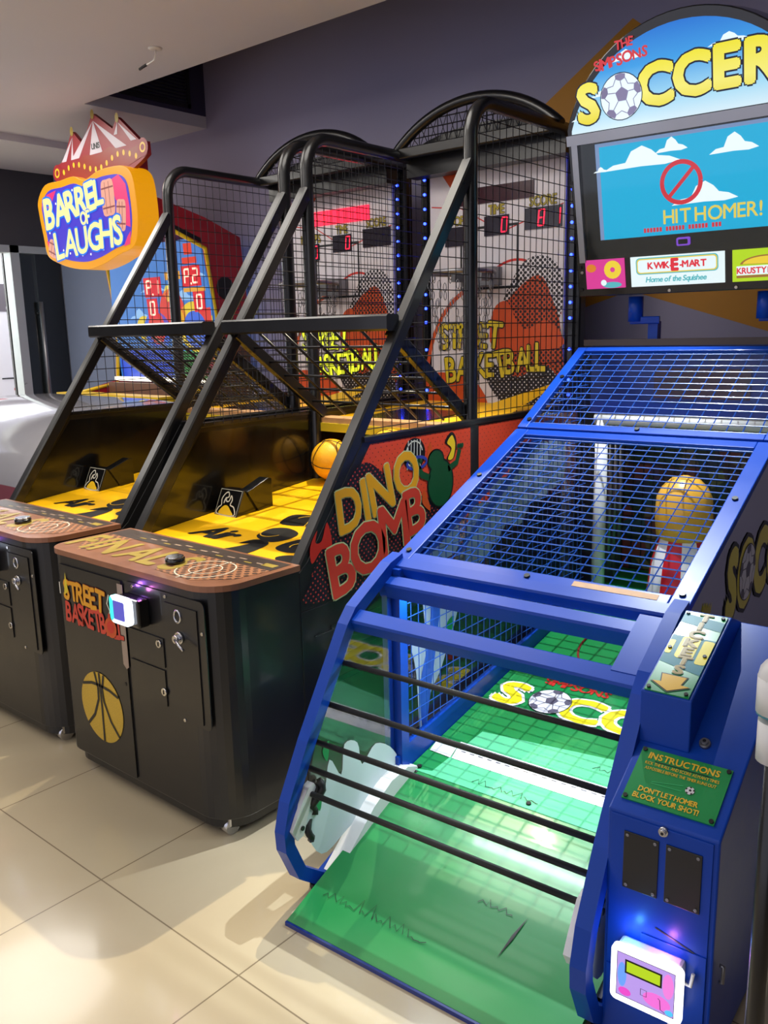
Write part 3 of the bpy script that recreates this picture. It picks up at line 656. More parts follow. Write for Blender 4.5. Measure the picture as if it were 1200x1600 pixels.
        q = MB('blackgloss'); q.box((s * (HW - 0.045) - 0.012, 2.272, 1.25), (s * (HW - 0.045) + 0.012, 2.289, 2.48)); ls = add('led_strip', q)
        me = None
        for k in range(16):
            if 10 < 15 - k < 12: continue
            z = 1.30 + 0.0735 * k
            if me is None:
                e = MB('ledblue'); e.sphere((0, 0, 0), 0.0075, 8, 6); lo = add('led', e, ls); me = lo.data
            else:
                lo = bpy.data.objects.new('led', me); COL.objects.link(lo); lo.parent = ls
            lo.location = (s * (HW - 0.045), 2.268, z)
        # wire mesh on the side
        SX = lambda u, v, d=0.0: Vector((x + d, u, v))
        sl = lambda u: 0.82 + (u - 0.365) * 1.391
        g = MB('wire'); g.grid(SX, 1.44, 2.29, 1.25, 2.47, 17, 20, 0.002); 
        g.grid(SX, 0.66, 1.38, 1.25, 2.24, 14, 16, 0.002, inside=lambda u, v: v < sl(u) - 0.02)
        add('side_mesh', g)
    # arch with mesh and header
    def arch(r0, w_, y):
        half = 0.475; rise = 0.19; Rr = (half * half + rise * rise) / (2 * rise); zc = 2.505 + rise - Rr; a0 = math.asin(half / Rr)
        return [(Rr * math.sin(a), y, zc + Rr * math.cos(a)) for a in [-a0 + 2 * a0 * k / 24 for k in range(25)]], (lambda u: zc + math.sqrt(Rr * Rr - u * u))
    pa, fa = arch(0, 0, 2.075)
    b = MB('blacktube'); b.tube(pa, 0.026, 8); b.bar((-0.47, 2.075, 2.505), (0.47, 2.075, 2.505), 0.04, 0.05); ar = add('top_arch', b)
    g = MB('wire'); g.grid(lambda u, v, d=0.0: Vector((u, 2.075 + d, v)), -0.46, 0.46, 2.51, 2.70, 16, 5, 0.003, inside=lambda u, v: v < fa(u) - 0.01)
    for k in range(15): 
        u = -0.43 + 0.0575 * k
        for sgn in (-1, 1):
            u2 = u + sgn * 0.05
            if abs(u2) < 0.46: 
                z1 = min(fa(u2), 2.66) - 0.012
                if z1 > 2.53: g.tube([(u, 2.077, 2.52), (u2, 2.077, z1)], 0.0022, 4, sm=False)
    add('arch_mesh', g, ar)
    hd = MB('black'); hp = [(-0.46, 2.40), (0.46, 2.40)] + [(0.46 * math.cos(PI * k / 16), 2.47 + 0.13 * math.sin(PI * k / 16)) for k in range(17)]
    hd.prism(hp, lambda u, v, d: Vector((u, d, v)), 2.24, 2.15); add('header_box', hd, ar)
    # cross beam and coarse sloping guard
    b = MB('blacktube'); b.bar((-0.46, 0.90, 1.655), (0.46, 0.90, 1.655), 0.07, 0.06); beam = add('cross_beam', b)
    A, Bq = Vector((0, 0.92, 1.63)), Vector((0, 1.44, 1.245)); 
    for s in (-1, 1):
        b = MB('blacktube'); b.bar((s * 0.43, A.y, A.z), (s * 0.43, Bq.y, Bq.z), 0.03, 0.05); add('guard_bar', b, beam)
    g = MB('wire')
    if lit or True:
        for k in range(1, 6):
            p = A.lerp(Bq, k / 6.0); g.tube([(-0.43, p.y, p.z), (0.43, p.y, p.z)], 0.006, 6)
        for k in range(1, 6):
            u = -0.43 + 0.86 * k / 6; g.tube([(u, A.y, A.z), (u, Bq.y, Bq.z)], 0.006, 6)
    if not detail:
        for k in range(1, 22):
            p = A.lerp(Bq, k / 22); g.tube([(-0.43, p.y, p.z), (0.43, p.y, p.z)], 0.0022, 4)
        for k in range(1, 34): u = -0.43 + 0.86 * k / 34; g.tube([(u, A.y, A.z), (u, Bq.y, Bq.z)], 0.0022, 4)
    add('guard_rods', g, beam)
    # --- backboard
    BY = 2.27; fb = lambda u, v, d=0.0: Vector((u, BY - d, v))
    b = MB('board'); b.prism(round_rect(-0.40, 1.20, 0.40, 2.455, 0.05), fb, -0.02, 0.0)
    b.m('orange').poly([(-0.35, 2.45), (-0.15, 2.45), (-0.25, 2.32)], fb, 0.001)
    b.poly(smooth_closed([(-0.40, 1.21), (-0.40, 1.36), (-0.33, 1.40), (-0.12, 1.36), (-0.05, 1.21)]), fb, 0.001)
    b.arc((-0.05, 1.35), 0.38, 1.75, 3.2, 0.022, fb, 0.001, 20, 0.5)
    b.m('red').arc((0.13, 1.62), 0.26, 0.2, 2.3, 0.012, fb, 0.001, 24, 0.34); b.line([(-0.39, 2.26), (-0.2, 2.235), (0.05, 2.1), (0.39, 2.2)], 0.006, fb, 0.0008)
    b.m('bb_dots').poly(smooth_closed([(0.06, 1.72), (0.16, 1.93), (0.28, 1.97), (0.38, 1.9), (0.39, 1.7), (0.3, 1.6)]), fb, 0.0012)
    b.m('bb_odots').poly(smooth_closed([(-0.02, 1.62), (0.1, 1.78), (0.26, 1.88), (0.34, 1.76), (0.39, 1.6), (0.385, 1.3), (0.1, 1.40)]), fb, 0.0016)
    b.m('orange').poly(smooth_closed([(-0.02, 1.56), (0.0, 1.72), (0.08, 1.76), (0.14, 1.66), (0.2, 1.62), (0.3, 1.66), (0.385, 1.60), (0.385, 1.53), (0.1, 1.50), (0.06, 1.5)]), fb, 0.002)
    b.m('bb_dark').poly(smooth_closed([(-0.05, 1.42), (0.06, 1.44), (0.14, 1.38), (0.3, 1.44), (0.385, 1.36), (0.385, 1.22), (0.12, 1.22), (0.0, 1.3)]), fb, 0.002)
    b.m('bb_odots').poly([(0.2, 1.5), (0.385, 1.56), (0.385, 1.3), (0.28, 1.4)], fb, 0.0018)
    b.m('ink').line([(-0.2, 2.13), (0.14, 2.13), (0.14, 1.83), (-0.2, 1.83)], 0.016, fb, 0.0024, closed=True)
    bb = add('backboard', b)
    yl = K['lit_yellow'] if lit else K['grafy']
    a = MB()
    letters(a, 'STREET', (-0.14, 1.53), 0.12, fb, yl, 0.004, bold=0.025, track=-0.02, sx=0.8, jit=0.14, outline=K['ink'], ow=0.035, seed=11)
    letters(a, 'BASKETBALL', (0.02, 1.385), 0.125, fb, yl, 0.004, bold=0.025, track=-0.04, sx=0.72, jit=0.14, outline=K['ink'], ow=0.035, seed=12, rot=0.12)
    add('graffiti_title', a, bb, 'lit yellow graffiti title' if lit else 'unlit yellow graffiti title')
    # displays
    def disp(x0, x1, z0, z1, text, lab, lx):
        q = MB('leddim'); q.prism([(x0, z0), (x1, z0), (x1, z1), (x0, z1)], fb, 0.0, 0.006); dq = add('score_window', q)
        if text:
            h = (z1 - z0) * 0.72; wd_ = h * 0.42; n = len(text)
            for i, ch in enumerate(text):
                e = MB('ledred'); seven(e, ch, (x1 - 0.028 - (n - 1 - i) * (wd_ + 0.055), z0 + (z1 - z0) * 0.14), wd_, h, fb, 0.0075, wd_ * 0.22)
                add('digit', e, dq)
        l_ = MB(); letters(l_, lab, ((x0 + x1) / 2, z1 + 0.008), 0.045, fb, K['label'], 0.002, bold=0.02, sx=0.8, outline=K['ink'], ow=0.03); add('display_label', l_, dq)
    disp(-0.30, -0.17, 2.05, 2.145, '0' if lit else '', 'HOOPS', 0)
    disp(-0.055, 0.09, 2.085, 2.18, '0', 'TIME', 0)
    disp(0.18, 0.385, 2.095, 2.195, '' if lit else '81', 'SCORE', 0)
    q = MB(K['ledred'] if lit else K['leddark']); q.prism([(-0.25, 2.245), (0.23, 2.245), (0.23, 2.325), (-0.25, 2.325)], fb, 0.0, 0.006)
    if lit:
        q.m('leddark')
        for k in range(1, 6): q.line([(-0.25 + 0.08 * k, 2.245), (-0.25 + 0.08 * k, 2.325)], 0.002, fb, 0.007)
    add('message_display', q, bb, 'glowing red message display' if lit else 'dark red message display')
    # hoop with chain net
    hz = 1.90; hc = Vector((-0.05, 2.05, hz)); rr_ = 0.165
    q = MB('steel'); q.tube([(hc.x + rr_ * math.cos(2 * PI * k / 32), hc.y + rr_ * math.sin(2 * PI * k / 32), hz) for k in range(32)], 0.011, 8, closed=True)
    q.box((hc.x - 0.10, 2.19, hz - 0.06), (hc.x + 0.10, BY, hz + 0.03)); q.bar((hc.x - 0.08, 2.2, hz - 0.02), (hc.x - 0.08, 2.1, hz - 0.02), 0.02, 0.04); q.bar((hc.x + 0.08, 2.2, hz - 0.02), (hc.x + 0.08, 2.1, hz - 0.02), 0.02, 0.04)
    hoop = add('hoop', q)
    for k in range(10):
        q = MB('steel'); a0 = 2 * PI * k / 10
        for j in range(9):
            t = j / 9; rad = rr_ * (1 - 0.4 * t); aa = a0 + (0.12 if (j // 3) % 2 else -0.12) * 0
            c_ = Vector((hc.x + rad * math.cos(aa + 0.25 * math.sin(j)), hc.y + rad * math.sin(aa + 0.25 * math.sin(j)), hz - 0.02 - 0.042 * j))
            q.tube([c_ + Vector((0.008 * math.cos(2 * PI * m_ / 8) * (1 if j % 2 else 0.3), 0.008 * math.cos(2 * PI * m_ / 8) * (0.3 if j % 2 else 1), 0.022 * math.sin(2 * PI * m_ / 8))) for m_ in range(8)], 0.0026, 4, closed=True)
        add('chain', q, hoop)
    return T
AX, AY = -2.489, 1.555
basketball_machine(AX, AY, 'black basketball machine in the middle with orange side artwork beside the blue machine', False, True)
basketball_machine(AX - 1.075, AY + 0.02, 'black basketball machine on the left with a glowing red message display', True, False)

def basketball(x, y, z, label, rot):
    mb = MB('ball'); r = 0.098; mb.sphere((0, 0, 0), r, 32, 20)
    e = r * 1.002; mb.m('ink')
    circ = lambda fn: mb.tube([fn(2 * PI * k / 40) for k in range(40)], 0.0022, 5, closed=True)
    circ(lambda a: (e * math.cos(a), e * math.sin(a), 0)); circ(lambda a: (e * math.cos(a), 0, e * math.sin(a)))
    for s in (-1, 1):
        k_ = 0.55; rr = e * math.sqrt(1 - k_ * k_)
        circ(lambda a: Vector((s * e * (k_ + 0.25 * math.cos(2 * a)), rr * math.cos(a), rr * math.sin(a))).normalized() * e)
    o = obj('basketball', mb); o.location = (x, y, z); o.rotation_euler = rot
    return tag(o, label, 'ball', 'yellow basketballs')
dz = lambda y: 0.83 + 0.098 * (y - AY - 0.36)
basketball(-2.815, 2.93, dz(2.93) + 0.104, 'yellow basketball lying at the end of the yellow deck', (0.3, 0.1, 0.4))
basketball(-2.40, 2.87, dz(2.87) + 0.185, 'yellow basketball mostly hidden behind the orange side artwork', (0.9, 0.4, 1.2))

# ================================================================== SOCCER MACHINE (turned about 3 degrees)
TH = 0.052
def wS(x, y, z=0.0): return (math.cos(TH) * x - math.sin(TH) * y, math.sin(TH) * x + math.cos(TH) * y, z)
SX0, SY0 = -1.12, 1.5
S = thing('football_arcade_machine', 'blue caged football arcade machine with a green playing field and lit arched sign', 'arcade machine', wS(SX0, SY0), TH)
SO = (SX0, SY0, 0)
def sadd(name, mb, parent=None, lab=None, bevel=0.0): return obj(name, mb, parent or S, SO, lab, bevel)
XL, XR = -1.58, -0.66
FR = [(1.70, 0.02), (1.60, 0.10), (1.556, 0.20), (1.553, 0.25), (1.575, 0.33), (1.66, 0.48), (1.85, 0.772), (1.885, 0.81), (2.06, 0.905), (2.118, 0.92)]
def Pn(x): return lambda u, v, d=0.0: Vector((x + d, u, v))
# playing field and ramp
K['field_lit'] = mat('mint_lit_field', '5cbf8a', 0.3, coat=0.2)
FP = [(1.508, 0.012), (1.75, 0.095), (2.0, 0.185), (2.1, 0.215), (3.3, 0.41), (3.88, 0.50)]
def fzs(y):
    for (a, za), (b_, zb) in zip(FP, FP[1:]):
        if y <= b_: return za + (zb - za) * (y - a) / (b_ - a)
    return FP[-1][1]
fld = lambda u, v, d=0.0: Vector((u, v, fzs(v) + 0.001 + d))
b = MB('green')
for (a, za), (b_, zb) in zip(FP, FP[1:]):
    b.add([(-1.53, a, za), (-0.69, a, za), (-0.69, b_, zb), (-1.53, b_, zb), (-1.53, a, za - 0.012), (-0.69, a, za - 0.012), (-0.69, b_, zb - 0.02), (-1.53, b_, zb - 0.02)],
          [(0, 1, 2, 3), (7, 6, 5, 4), (0, 4, 5, 1), (1, 5, 6, 2), (2, 6, 7, 3), (3, 7, 4, 0)])
# brightly lit middle of the field, its cool light put into the colour
b.m('field_lit').poly([(-1.53, 2.1), (-0.69, 2.1), (-0.69, 2.56), (-1.40, 2.50), (-1.45, 2.12)], fld, 0.0006)
b.m('greendark').poly([(-1.43, 2.5), (-0.7, 2.5), (-0.7, 2.86), (-1.43, 2.86)], fld, 0.0006); b.m('green').poly([(-1.42, 2.38), (-0.7, 2.46), (-0.7, 2.6), (-1.42, 2.53)], fld, 0.0007)
field = sadd('playing_field', b)
q = MB('bluedark'); q.box((-1.53, 1.5, 0.0), (-0.69, 1.507, 0.012)); sadd('front_lip', q, field)
q = MB('white'); q.poly([(-1.43, 2.205), (-0.70, 2.205), (-0.70, 2.295), (-1.45, 2.295)], fld, 0.002); q.m('plastic').poly([(-1.52, 2.21), (-1.435, 2.205), (-1.45, 2.29), (-1.53, 2.28)], fld, 0.002)
q.m('steel')
for k in range(22): q.poly([(-1.42 + 0.033 * k, 2.248), (-1.402 + 0.033 * k, 2.248), (-1.402 + 0.033 * k, 2.252), (-1.42 + 0.033 * k, 2.252)], fld, 0.003)
sadd('white_line_strip', q, field, 'white kick line strip')
q = MB()
K['fieldyellow'] = mat('yellow_field_letters', 'efe01f', 0.3, coat=0.3)
Kb = (mat('ball_white', 'e4e4ee', 0.35), mat('ball_grey', '5a5668', 0.35), K['ink'])
letters(q, 'S', (-1.43, 2.57), 0.13, fld, K['fieldyellow'], 0.0035, bold=0.04, sx=1.3, outline=K['white'], ow=0.05)
letters(q, 'CCER', (-0.95, 2.57), 0.13, fld, K['fieldyellow'], 0.0035, bold=0.04, sx=1.25, track=0.14, outline=K['white'], ow=0.05)
soccer_ball(q, (-1.29, 2.64), 0.075, fld, 0.0055, *Kb)
letters(q, 'SIMPSONS', (-1.24, 2.745), 0.04, fld, K['red'], 0.003, bold=0.03, sx=1.1, jit=0.2, seed=2)
letters(q, 'THE', (-1.24, 2.795), 0.034, fld, K['red'], 0.003, bold=0.03, sx=1.1, jit=0.2, seed=3)
q.m('darkred').arc((-1.12, 3.1), 0.25, 2.0, 4.0, 0.008, fld, 0.003)
sadd('field_lettering', q, field, 'yellow lettering with a ball printed on the field')
rnd = random.Random(4)
def grass(x0, y0, n, st):
    P = []
    for k in range(n): P.append((x0 + st * k + rnd.uniform(-.006, .006), y0 + (0.03 * rnd.random() if k % 2 else 0) * (1 if k % 4 < 3 else 1.6)))
    q = MB('ink'); q.line(P, 0.0022, fld, 0.0022); sadd('grass_print', q, field)
grass(-1.48, 1.61, 34, 0.0105); grass(-1.07, 1.775, 11, 0.011); grass(-1.0, 2.36, 26, 0.012); grass(-1.3, 2.13, 20, 0.012)
q = MB('ink'); q.poly([(-0.945, 1.66), (-0.94, 1.73), (-0.925, 1.79), (-0.932, 1.72)], fld, 0.002)
sadd('grass_print', q, field, 'dark leaf blade printed on the ramp')
q = MB('rubber'); q.line([(-1.52, 2.075), (-0.7, 2.075)], 0.012, fld, 0.004)
for x in (-1.5, -1.1): q.cyl(fld(x, 2.12, 0.0), fld(x, 2.12, 0.006), 0.008, 10)
q.cyl(fld(-1.42, 2.82, 0), fld(-1.42, 2.82, 0.005), 0.006, 10); sadd('ramp_seam', q, field)
# body under the field
b = MB('bluedark'); b.prism([(2.05, 0.0), (2.05, 0.16), (3.88, 0.46), (3.95, 0.46), (3.95, 0.0)], lambda u, v, d: Vector((d, u, v)), -1.56, -0.68); b.m('blue').prism([(2.05, 0.0), (2.05, 0.272), (3.3, 0.43), (3.94, 0.5), (3.94, 0.0)], lambda u, v, d: Vector((d, u, v)), -1.566, -1.532); sadd('base_body', b)
# curved side frames
for s, x in ((-1, XL), (1, XR)):
    b = MB('blue')
    b.tube([(x + (0.012 if s < 0 else -0.012), y, z) for y, z in FR], 0.023, 4, sq=True, sm=False)
    b.bar((x - s * 0.012, 1.70, 0.022), (x - s * 0.012, 2.15, 0.175), 0.035, 0.04); fr_ = sadd('side_frame', b)
    # white plastic ball guide, bent over the lower rail
    q = MB('plastic'); pr = [(1.70, 0.055), (1.80, 0.13), (1.88, 0.19), (1.97, 0.235), (2.06, 0.245), (2.12, 0.22), (2.14, 0.17), (2.05, 0.19), (1.95, 0.15), (1.84, 0.085), (1.73, 0.035)]
    x0 = x - s * 0.05
    q.prism(pr, lambda u, v, d: Vector((d, u, v)), x0 - 0.028, x0 + 0.028); q.m('ink')
    q.cyl((x0 + 0.029, 1.735, 0.065), (x0 + 0.036, 1.735, 0.065), 0.011, 12); q.cyl((x0 + 0.029, 2.1, 0.205), (x0 + 0.038, 2.1, 0.205), 0.012, 12)
    sadd('ball_guide', q, fr_, 'bent white plastic ball guide')
    # white handle bracket and black strap on the lower bend
    q = MB('plastic'); xo = x - s * 0.03 if s < 0 else x - 0.045
    hp = [(1.555, 0.255), (1.575, 0.22), (1.60, 0.225), (1.635, 0.31), (1.66, 0.35), (1.65, 0.365), (1.62, 0.355), (1.575, 0.29)]
    q.prism(hp, lambda u, v, d: Vector((d, u, v)), xo - 0.012, xo + 0.012); q.m('ink').cyl((xo + 0.012, 1.595, 0.25), (xo + 0.016, 1.595, 0.25), 0.007, 10); sadd('handle_bracket', q, fr_, 'white plastic bracket')
    q = MB('rubber'); P = []
    for k in range(14):
        t = k / 13; P.append((xo + 0.012 * math.sin(9 * t), 1.66 - 0.035 * t + 0.012 * math.sin(14 * t), 0.36 - 0.17 * t))
    q.tube(P, 0.011, 6); q.tube([(p[0] + 0.012, p[1] + 0.008, p[2] + 0.004) for p in P[:9]], 0.012, 6); sadd('strap', q, fr_, 'tangled black strap')
    q = MB('rubber'); q.cyl((x - s * 0.012, 1.69, 0.0), (x - s * 0.012, 1.69, 0.018), 0.03, 12); sadd('foot', q, fr_)
q = MB('mintprint')
# cross beams at the front
def xbar(y, z, w_, h_, name, up=(0, 0, 1), x0=XL, x1=XR, m='blue'):
    b = MB(m); b.bar((x0, y, z), (x1, y, z), w_, h_, up); return sadd(name, b)
xbar(2.105, 0.895, 0.05, 0.045, 'front_beam', (0, -0.42, 0.9))
xbar(2.05, 0.845, 0.05, 0.06, 'front_beam', (0, -0.42, 0.9))
xbar(1.885, 0.782, 0.055, 0.05, 'front_beam', (0, -0.5, 0.86))
b = MB('blue'); b.box((-1.56, 2.06, 0.02), (-1.525, 2.10, 0.90)); b.m('bluedark').box((-1.575, 2.035, 0.02), (-1.555, 2.075, 0.87)); sadd('corner_pillar', b)
b = MB('blue'); b.box((-0.70, 2.06, 0.02), (-0.665, 2.10, 0.90)); sadd('corner_pillar', b)
b = MB('blue'); b.add([(-0.76, 1.88, 0.81), (-0.68, 1.88, 0.81), (-0.68, 2.06, 0.90), (-0.76, 2.06, 0.90), (-0.76, 1.88, 0.78), (-0.68, 1.88, 0.78), (-0.68, 2.06, 0.87), (-0.76, 2.06, 0.87)], [(0, 1, 2, 3), (7, 6, 5, 4), (0, 4, 5, 1), (1, 5, 6, 2), (2, 6, 7, 3), (3, 7, 4, 0)]); sadd('beam_plate', b)
# black rods across the opening
for (y, z) in ((1.815, 0.672), (1.752, 0.562), (1.693, 0.468), (1.66, 0.40), (1.64, 0.335)):
    b = MB('rubber'); b.cyl((XL + 0.0, y, z), (XR, y, z), 0.0085, 10); b.m('steel').cyl((XL - 0.008, y, z), (XL + 0.004, y, z), 0.012, 10); sadd('rod', b)
# clear front side panels with a pale printed crowd shape
for s, x in ((-1, XL + 0.03), (1, XR - 0.03)):
    b = MB('acrylic'); b.prism([(1.60, 0.22), (1.67, 0.46), (1.86, 0.765), (2.05, 0.87), (2.05, 0.20), (1.75, 0.09)], Pn(x), -0.002, 0.002); ap = sadd('clear_side_panel', b)
    q = MB(mat('pale_crowd_print', 'c9d6d8', 0.5))
    q.poly(smooth_closed([(1.62, 0.24), (1.66, 0.36), (1.70, 0.30), (1.73, 0.40), (1.78, 0.33), (1.80, 0.42), (1.86, 0.40), (1.88, 0.32), (1.95, 0.36), (2.04, 0.30), (2.05, 0.22), (1.8, 0.14), (1.68, 0.12)]), Pn(x), 0.004)
    q.m('greendark').poly(smooth_closed([(1.70, 0.44), (1.73, 0.46), (1.72, 0.40)]), Pn(x), 0.005); q.poly(smooth_closed([(1.66, 0.30), (1.69, 0.31), (1.68, 0.26)]), Pn(x), 0.005)
    sadd('crowd_print', q, ap, 'pale printed crowd shape')
# long side walls: clear panel with print outside, blue wire grid inside
LZ = lambda y: 0.92 + (y - 2.118) * 0.4185 if y < 2.91 else 1.255 + (y - 2.91) * 0.527
side = [(2.10, 0.20), (2.10, 0.905), (2.118, 0.915), (2.91, 1.24), (3.44, 1.52), (3.9, 1.52), (3.9, 0.46)]
K['crowdw'] = mat('pale_blue_crowd_print', 'a9bcd0', 0.5); K['crowdb'] = mat('blue_player_print', '2f5fc8', 0.45)
for s, x in ((-1, XL + 0.012), (1, XR - 0.0)):
    b = MB('acrylic' if s < 0 else 'acrylicgrey'); b.prism(side, Pn(x), -0.002, 0.002); ap = sadd('clear_side_wall', b)
    if s < 0:
        q = MB('crowdw')
        q.poly(smooth_closed([(2.22, 0.24), (2.20, 0.50), (2.17, 0.62), (2.21, 0.66), (2.26, 0.60), (2.24, 0.80), (2.30, 0.90), (2.40, 0.90), (2.36, 0.76), (2.42, 0.72), (2.46, 0.66), (2.38, 0.52), (2.34, 0.46), (2.28, 0.40), (2.25, 0.30)]), Pn(x), 0.004)
        q.m('crowdb').poly(smooth_closed([(2.24, 0.26), (2.22, 0.45), (2.28, 0.62), (2.30, 0.85), (2.37, 0.85), (2.33, 0.62), (2.28, 0.40)]), Pn(x), 0.005)
        q.m('greendark').poly(smooth_closed([(2.40, 0.56), (2.38, 0.62), (2.43, 0.64)]), Pn(x), 0.006)
        q.m('crowdw')
        for (y, z, r) in ((2.42, 0.93, 0.05), (2.62, 0.92, 0.09), (2.78, 0.98, 0.10), (2.93, 1.03, 0.11), (3.08, 1.08, 0.10), (3.22, 1.1, 0.09), (2.56, 0.82, 0.05)):
            q.poly(smooth_closed([(y - r, z - r * 1.2), (y - r, z + r * 0.6), (y - r * 0.3, z + r), (y + r * 0.7, z + r * 0.8), (y + r * 0.9, z - r * 0.7), (y + r * 0.3, z - r * 1.3)]), Pn(x), 0.004)
        q.m('crowdb').poly([(2.44, 0.86), (2.49, 0.86), (3.2, 1.26), (3.1, 1.26)], Pn(x), 0.005)
        q.m('ink').poly(smooth_closed([(2.72, 0.78), (2.8, 0.9), (2.9, 0.86), (3.0, 0.95), (3.12, 0.9), (3.1, 0.78)]), Pn(x), 0.005)
        sadd('crowd_print', q, ap, 'printed crowd in pale blue and white')
    else:
        so = plane((x, 0, 0), (0, 1, 0), (0, 0, 1))
        q = MB(mat('stadium_print_with_reflection', '8b918c', 0.5, var=0.3, scale=5)); q.prism([(2.42, 0.68), (2.42, 0.95), (2.95, 1.2), (3.42, 1.46), (3.85, 1.46), (3.85, 0.52), (3.2, 0.52)], so, -0.008, -0.004)  # print lightened to grey, the panel's reflection is put into its colour
        letters(q, 'SOCCER', (2.47, 0.79), 0.19, so, K['fieldyellow'], 0.004, bold=0.06, sx=0.8, track=0.12, outline=K['ink'], ow=0.05, align='l')
        q.m('flame_w'); soccer_ball(q, (2.66, 0.885), 0.085, so, 0.0065, *Kb)
        q.m('grafy').poly([(2.22, 0.862), (2.30, 0.83), (2.32, 0.88), (2.30, 0.868), (2.295, 0.885), (2.28, 0.874), (2.272, 0.893), (2.258, 0.88), (2.248, 0.897), (2.238, 0.88)], so, 0.004)
        sadd('side_lettering', q, ap, 'yellow lettering and a ball on the outer side')
x = -1.54
b = MB('blue'); b.bar((x, 2.10, 0.285), (x, 3.3, 0.445), 0.02, 0.035); b.bar((x, 2.16, 0.89), (x, 2.91, 1.19), 0.02, 0.025); gfr = sadd('side_grid_frame', b)
g = MB('bluewire'); g.grid(Pn(x), 2.12, 3.45, 0.28, 1.5, 32, 26, 0.0019, inside=lambda u, v: (0.29 + 0.133 * (u - 2.1)) < v < LZ(u) - 0.03); sadd('side_grid', g, gfr)
# lids: frame and wire
def lid(y0, z0, y1, z1, nu, nv, name, wfr=0.055):
    L = math.hypot(y1 - y0, z1 - z0); pl = plane((0, y0, z0), (1, 0, 0), (0, (y1 - y0) / L, (z1 - z0) / L))
    b = MB('blue'); th = 0.022; fl, fr2 = XL - 0.005, XR + 0.005
    for (u0, u1, v0, v1) in ((fl, fl + wfr, 0, L), (fr2 - wfr, fr2, 0, L), (fl + wfr, fr2 - wfr, 0, wfr * 0.8), (fl + wfr, fr2 - wfr, L - wfr * 0.75, L)):
        b.prism([(u0, v0), (u1, v0), (u1, v1), (u0, v1)], pl, -th, 0.0)
    lo = sadd(name, b, bevel=0.003)
    q = MB('ink')
    for (u, v) in ((fl + 0.03, 0.05), (fl + 0.03, L * 0.6), (fr2 - 0.03, 0.05), (fr2 - 0.03, L * 0.6), (-1.12, 0.02)): q.cyl(pl(u, v, 0), pl(u, v, 0.006), 0.009, 10)
    sadd('bolts', q, lo)
    g = MB('bluewire'); g.grid(lambda u, v, d=0.0: pl(u, v, -0.012 + d), fl + wfr, fr2 - wfr, wfr * 0.6, L - wfr * 0.6, nu, nv, 0.0021); sadd('lid_mesh', g, lo)
    return lo, pl, L
l1, pl1, L1 = lid(2.112, 0.918, 2.912, 1.25, 16, 22, 'lower_lid')
q = MB('wood'); q.poly([(-0.98, 0.012), (-0.74, 0.012), (-0.74, 0.034), (-0.98, 0.034)], pl1, 0.001); sadd('notice_label', q, l1, 'worn pale paper strip')
l2, pl2, L2 = lid(2.918, 1.256, 3.45, 1.54, 16, 13, 'upper_lid', 0.04)
# goal end: posts, crossbar, printed back wall, score panel
b = MB('plastic'); gy = 3.5
b.cyl((-1.49, gy, 0.44), (-1.49, gy, 1.235), 0.028, 16); b.cyl((-0.73, gy, 0.44), (-0.73, gy, 1.235), 0.028, 16); b.cyl((-1.52, gy, 1.235), (-0.70, gy, 1.235), 0.024, 16); sadd('goal', b)
K['crowdmix'] = mat('muted_crowd_print', '40453f', 0.5)
def crowd_mat():
    m = K['crowdmix']; nt = m.node_tree; bs = nt.nodes['Principled BSDF']
    tc = nt.nodes.new('ShaderNodeTexCoord'); v = nt.nodes.new('ShaderNodeTexVoronoi'); v.inputs['Scale'].default_value = 13
    nt.links.new(tc.outputs['Object'], v.inputs['Vector']); r = nt.nodes.new('ShaderNodeValToRGB'); r.color_ramp.interpolation = 'CONSTANT'
    cols = ['2c3550', '6b6a3a', '4a3030', '31505a', '706048', '2a3c2c', '4f3c5c', '7a3a34']
    for i, c in enumerate(cols):
        e = r.color_ramp.elements[0] if i == 0 else (r.color_ramp.elements[1] if i == 1 else r.color_ramp.elements.new(i / 8))
        e.position = i / 8; e.color = lin(c) + (1,)
    sp_ = nt.nodes.new('ShaderNodeSeparateColor'); nt.links.new(v.outputs['Color'], sp_.inputs[0]); nt.links.new(sp_.outputs[0], r.inputs[0]); nt.links.new(r.outputs[0], bs.inputs['Base Color'])
crowd_mat()
b = MB('crowdmix'); b.box((-1.53, 3.84, 0.46), (-0.70, 3.86, 1.26)); b.m('ink')
for k in range(18): b.box((-1.52 + 0.047 * k, 3.835, 0.47), (-1.517 + 0.047 * k, 3.8395, 1.25))
for k in range(16): b.box((-1.53, 3.834, 0.5 + 0.05 * k), (-0.70, 3.8385, 0.503 + 0.05 * k))
sadd('goal_backdrop', b, None, 'muted crowd print behind a dark net')
b = MB('steel')
for k in range(5): b.cyl((-1.515, 3.55 + 0.06 * k, 0.46), (-1.515, 3.55 + 0.06 * k, 1.22), 0.014, 8)
sadd('goal_side_ribs', b)
b = MB('bluedark'); b.box((-1.56, 3.53, 1.262), (-0.68, 3.56, 1.56)); b.m('leddark').box((-1.28, 3.524, 1.33), (-0.90, 3.529, 1.45)); b.m('bluedark').box((-1.56, 3.56, 1.5), (-0.68, 3.95, 1.56)); b.box((-1.56, 3.93, 0.0), (-0.68, 3.95, 1.56)); sadd('score_box', b, None, 'dark blue box with a dark red score window')
b = MB('wood'); b.m(mat('brown_ledge', '3a2c28', 0.5)); b.box((-1.57, 3.47, 1.545), (-0.67, 3.56, 1.57)); sadd('rear_ledge', b)
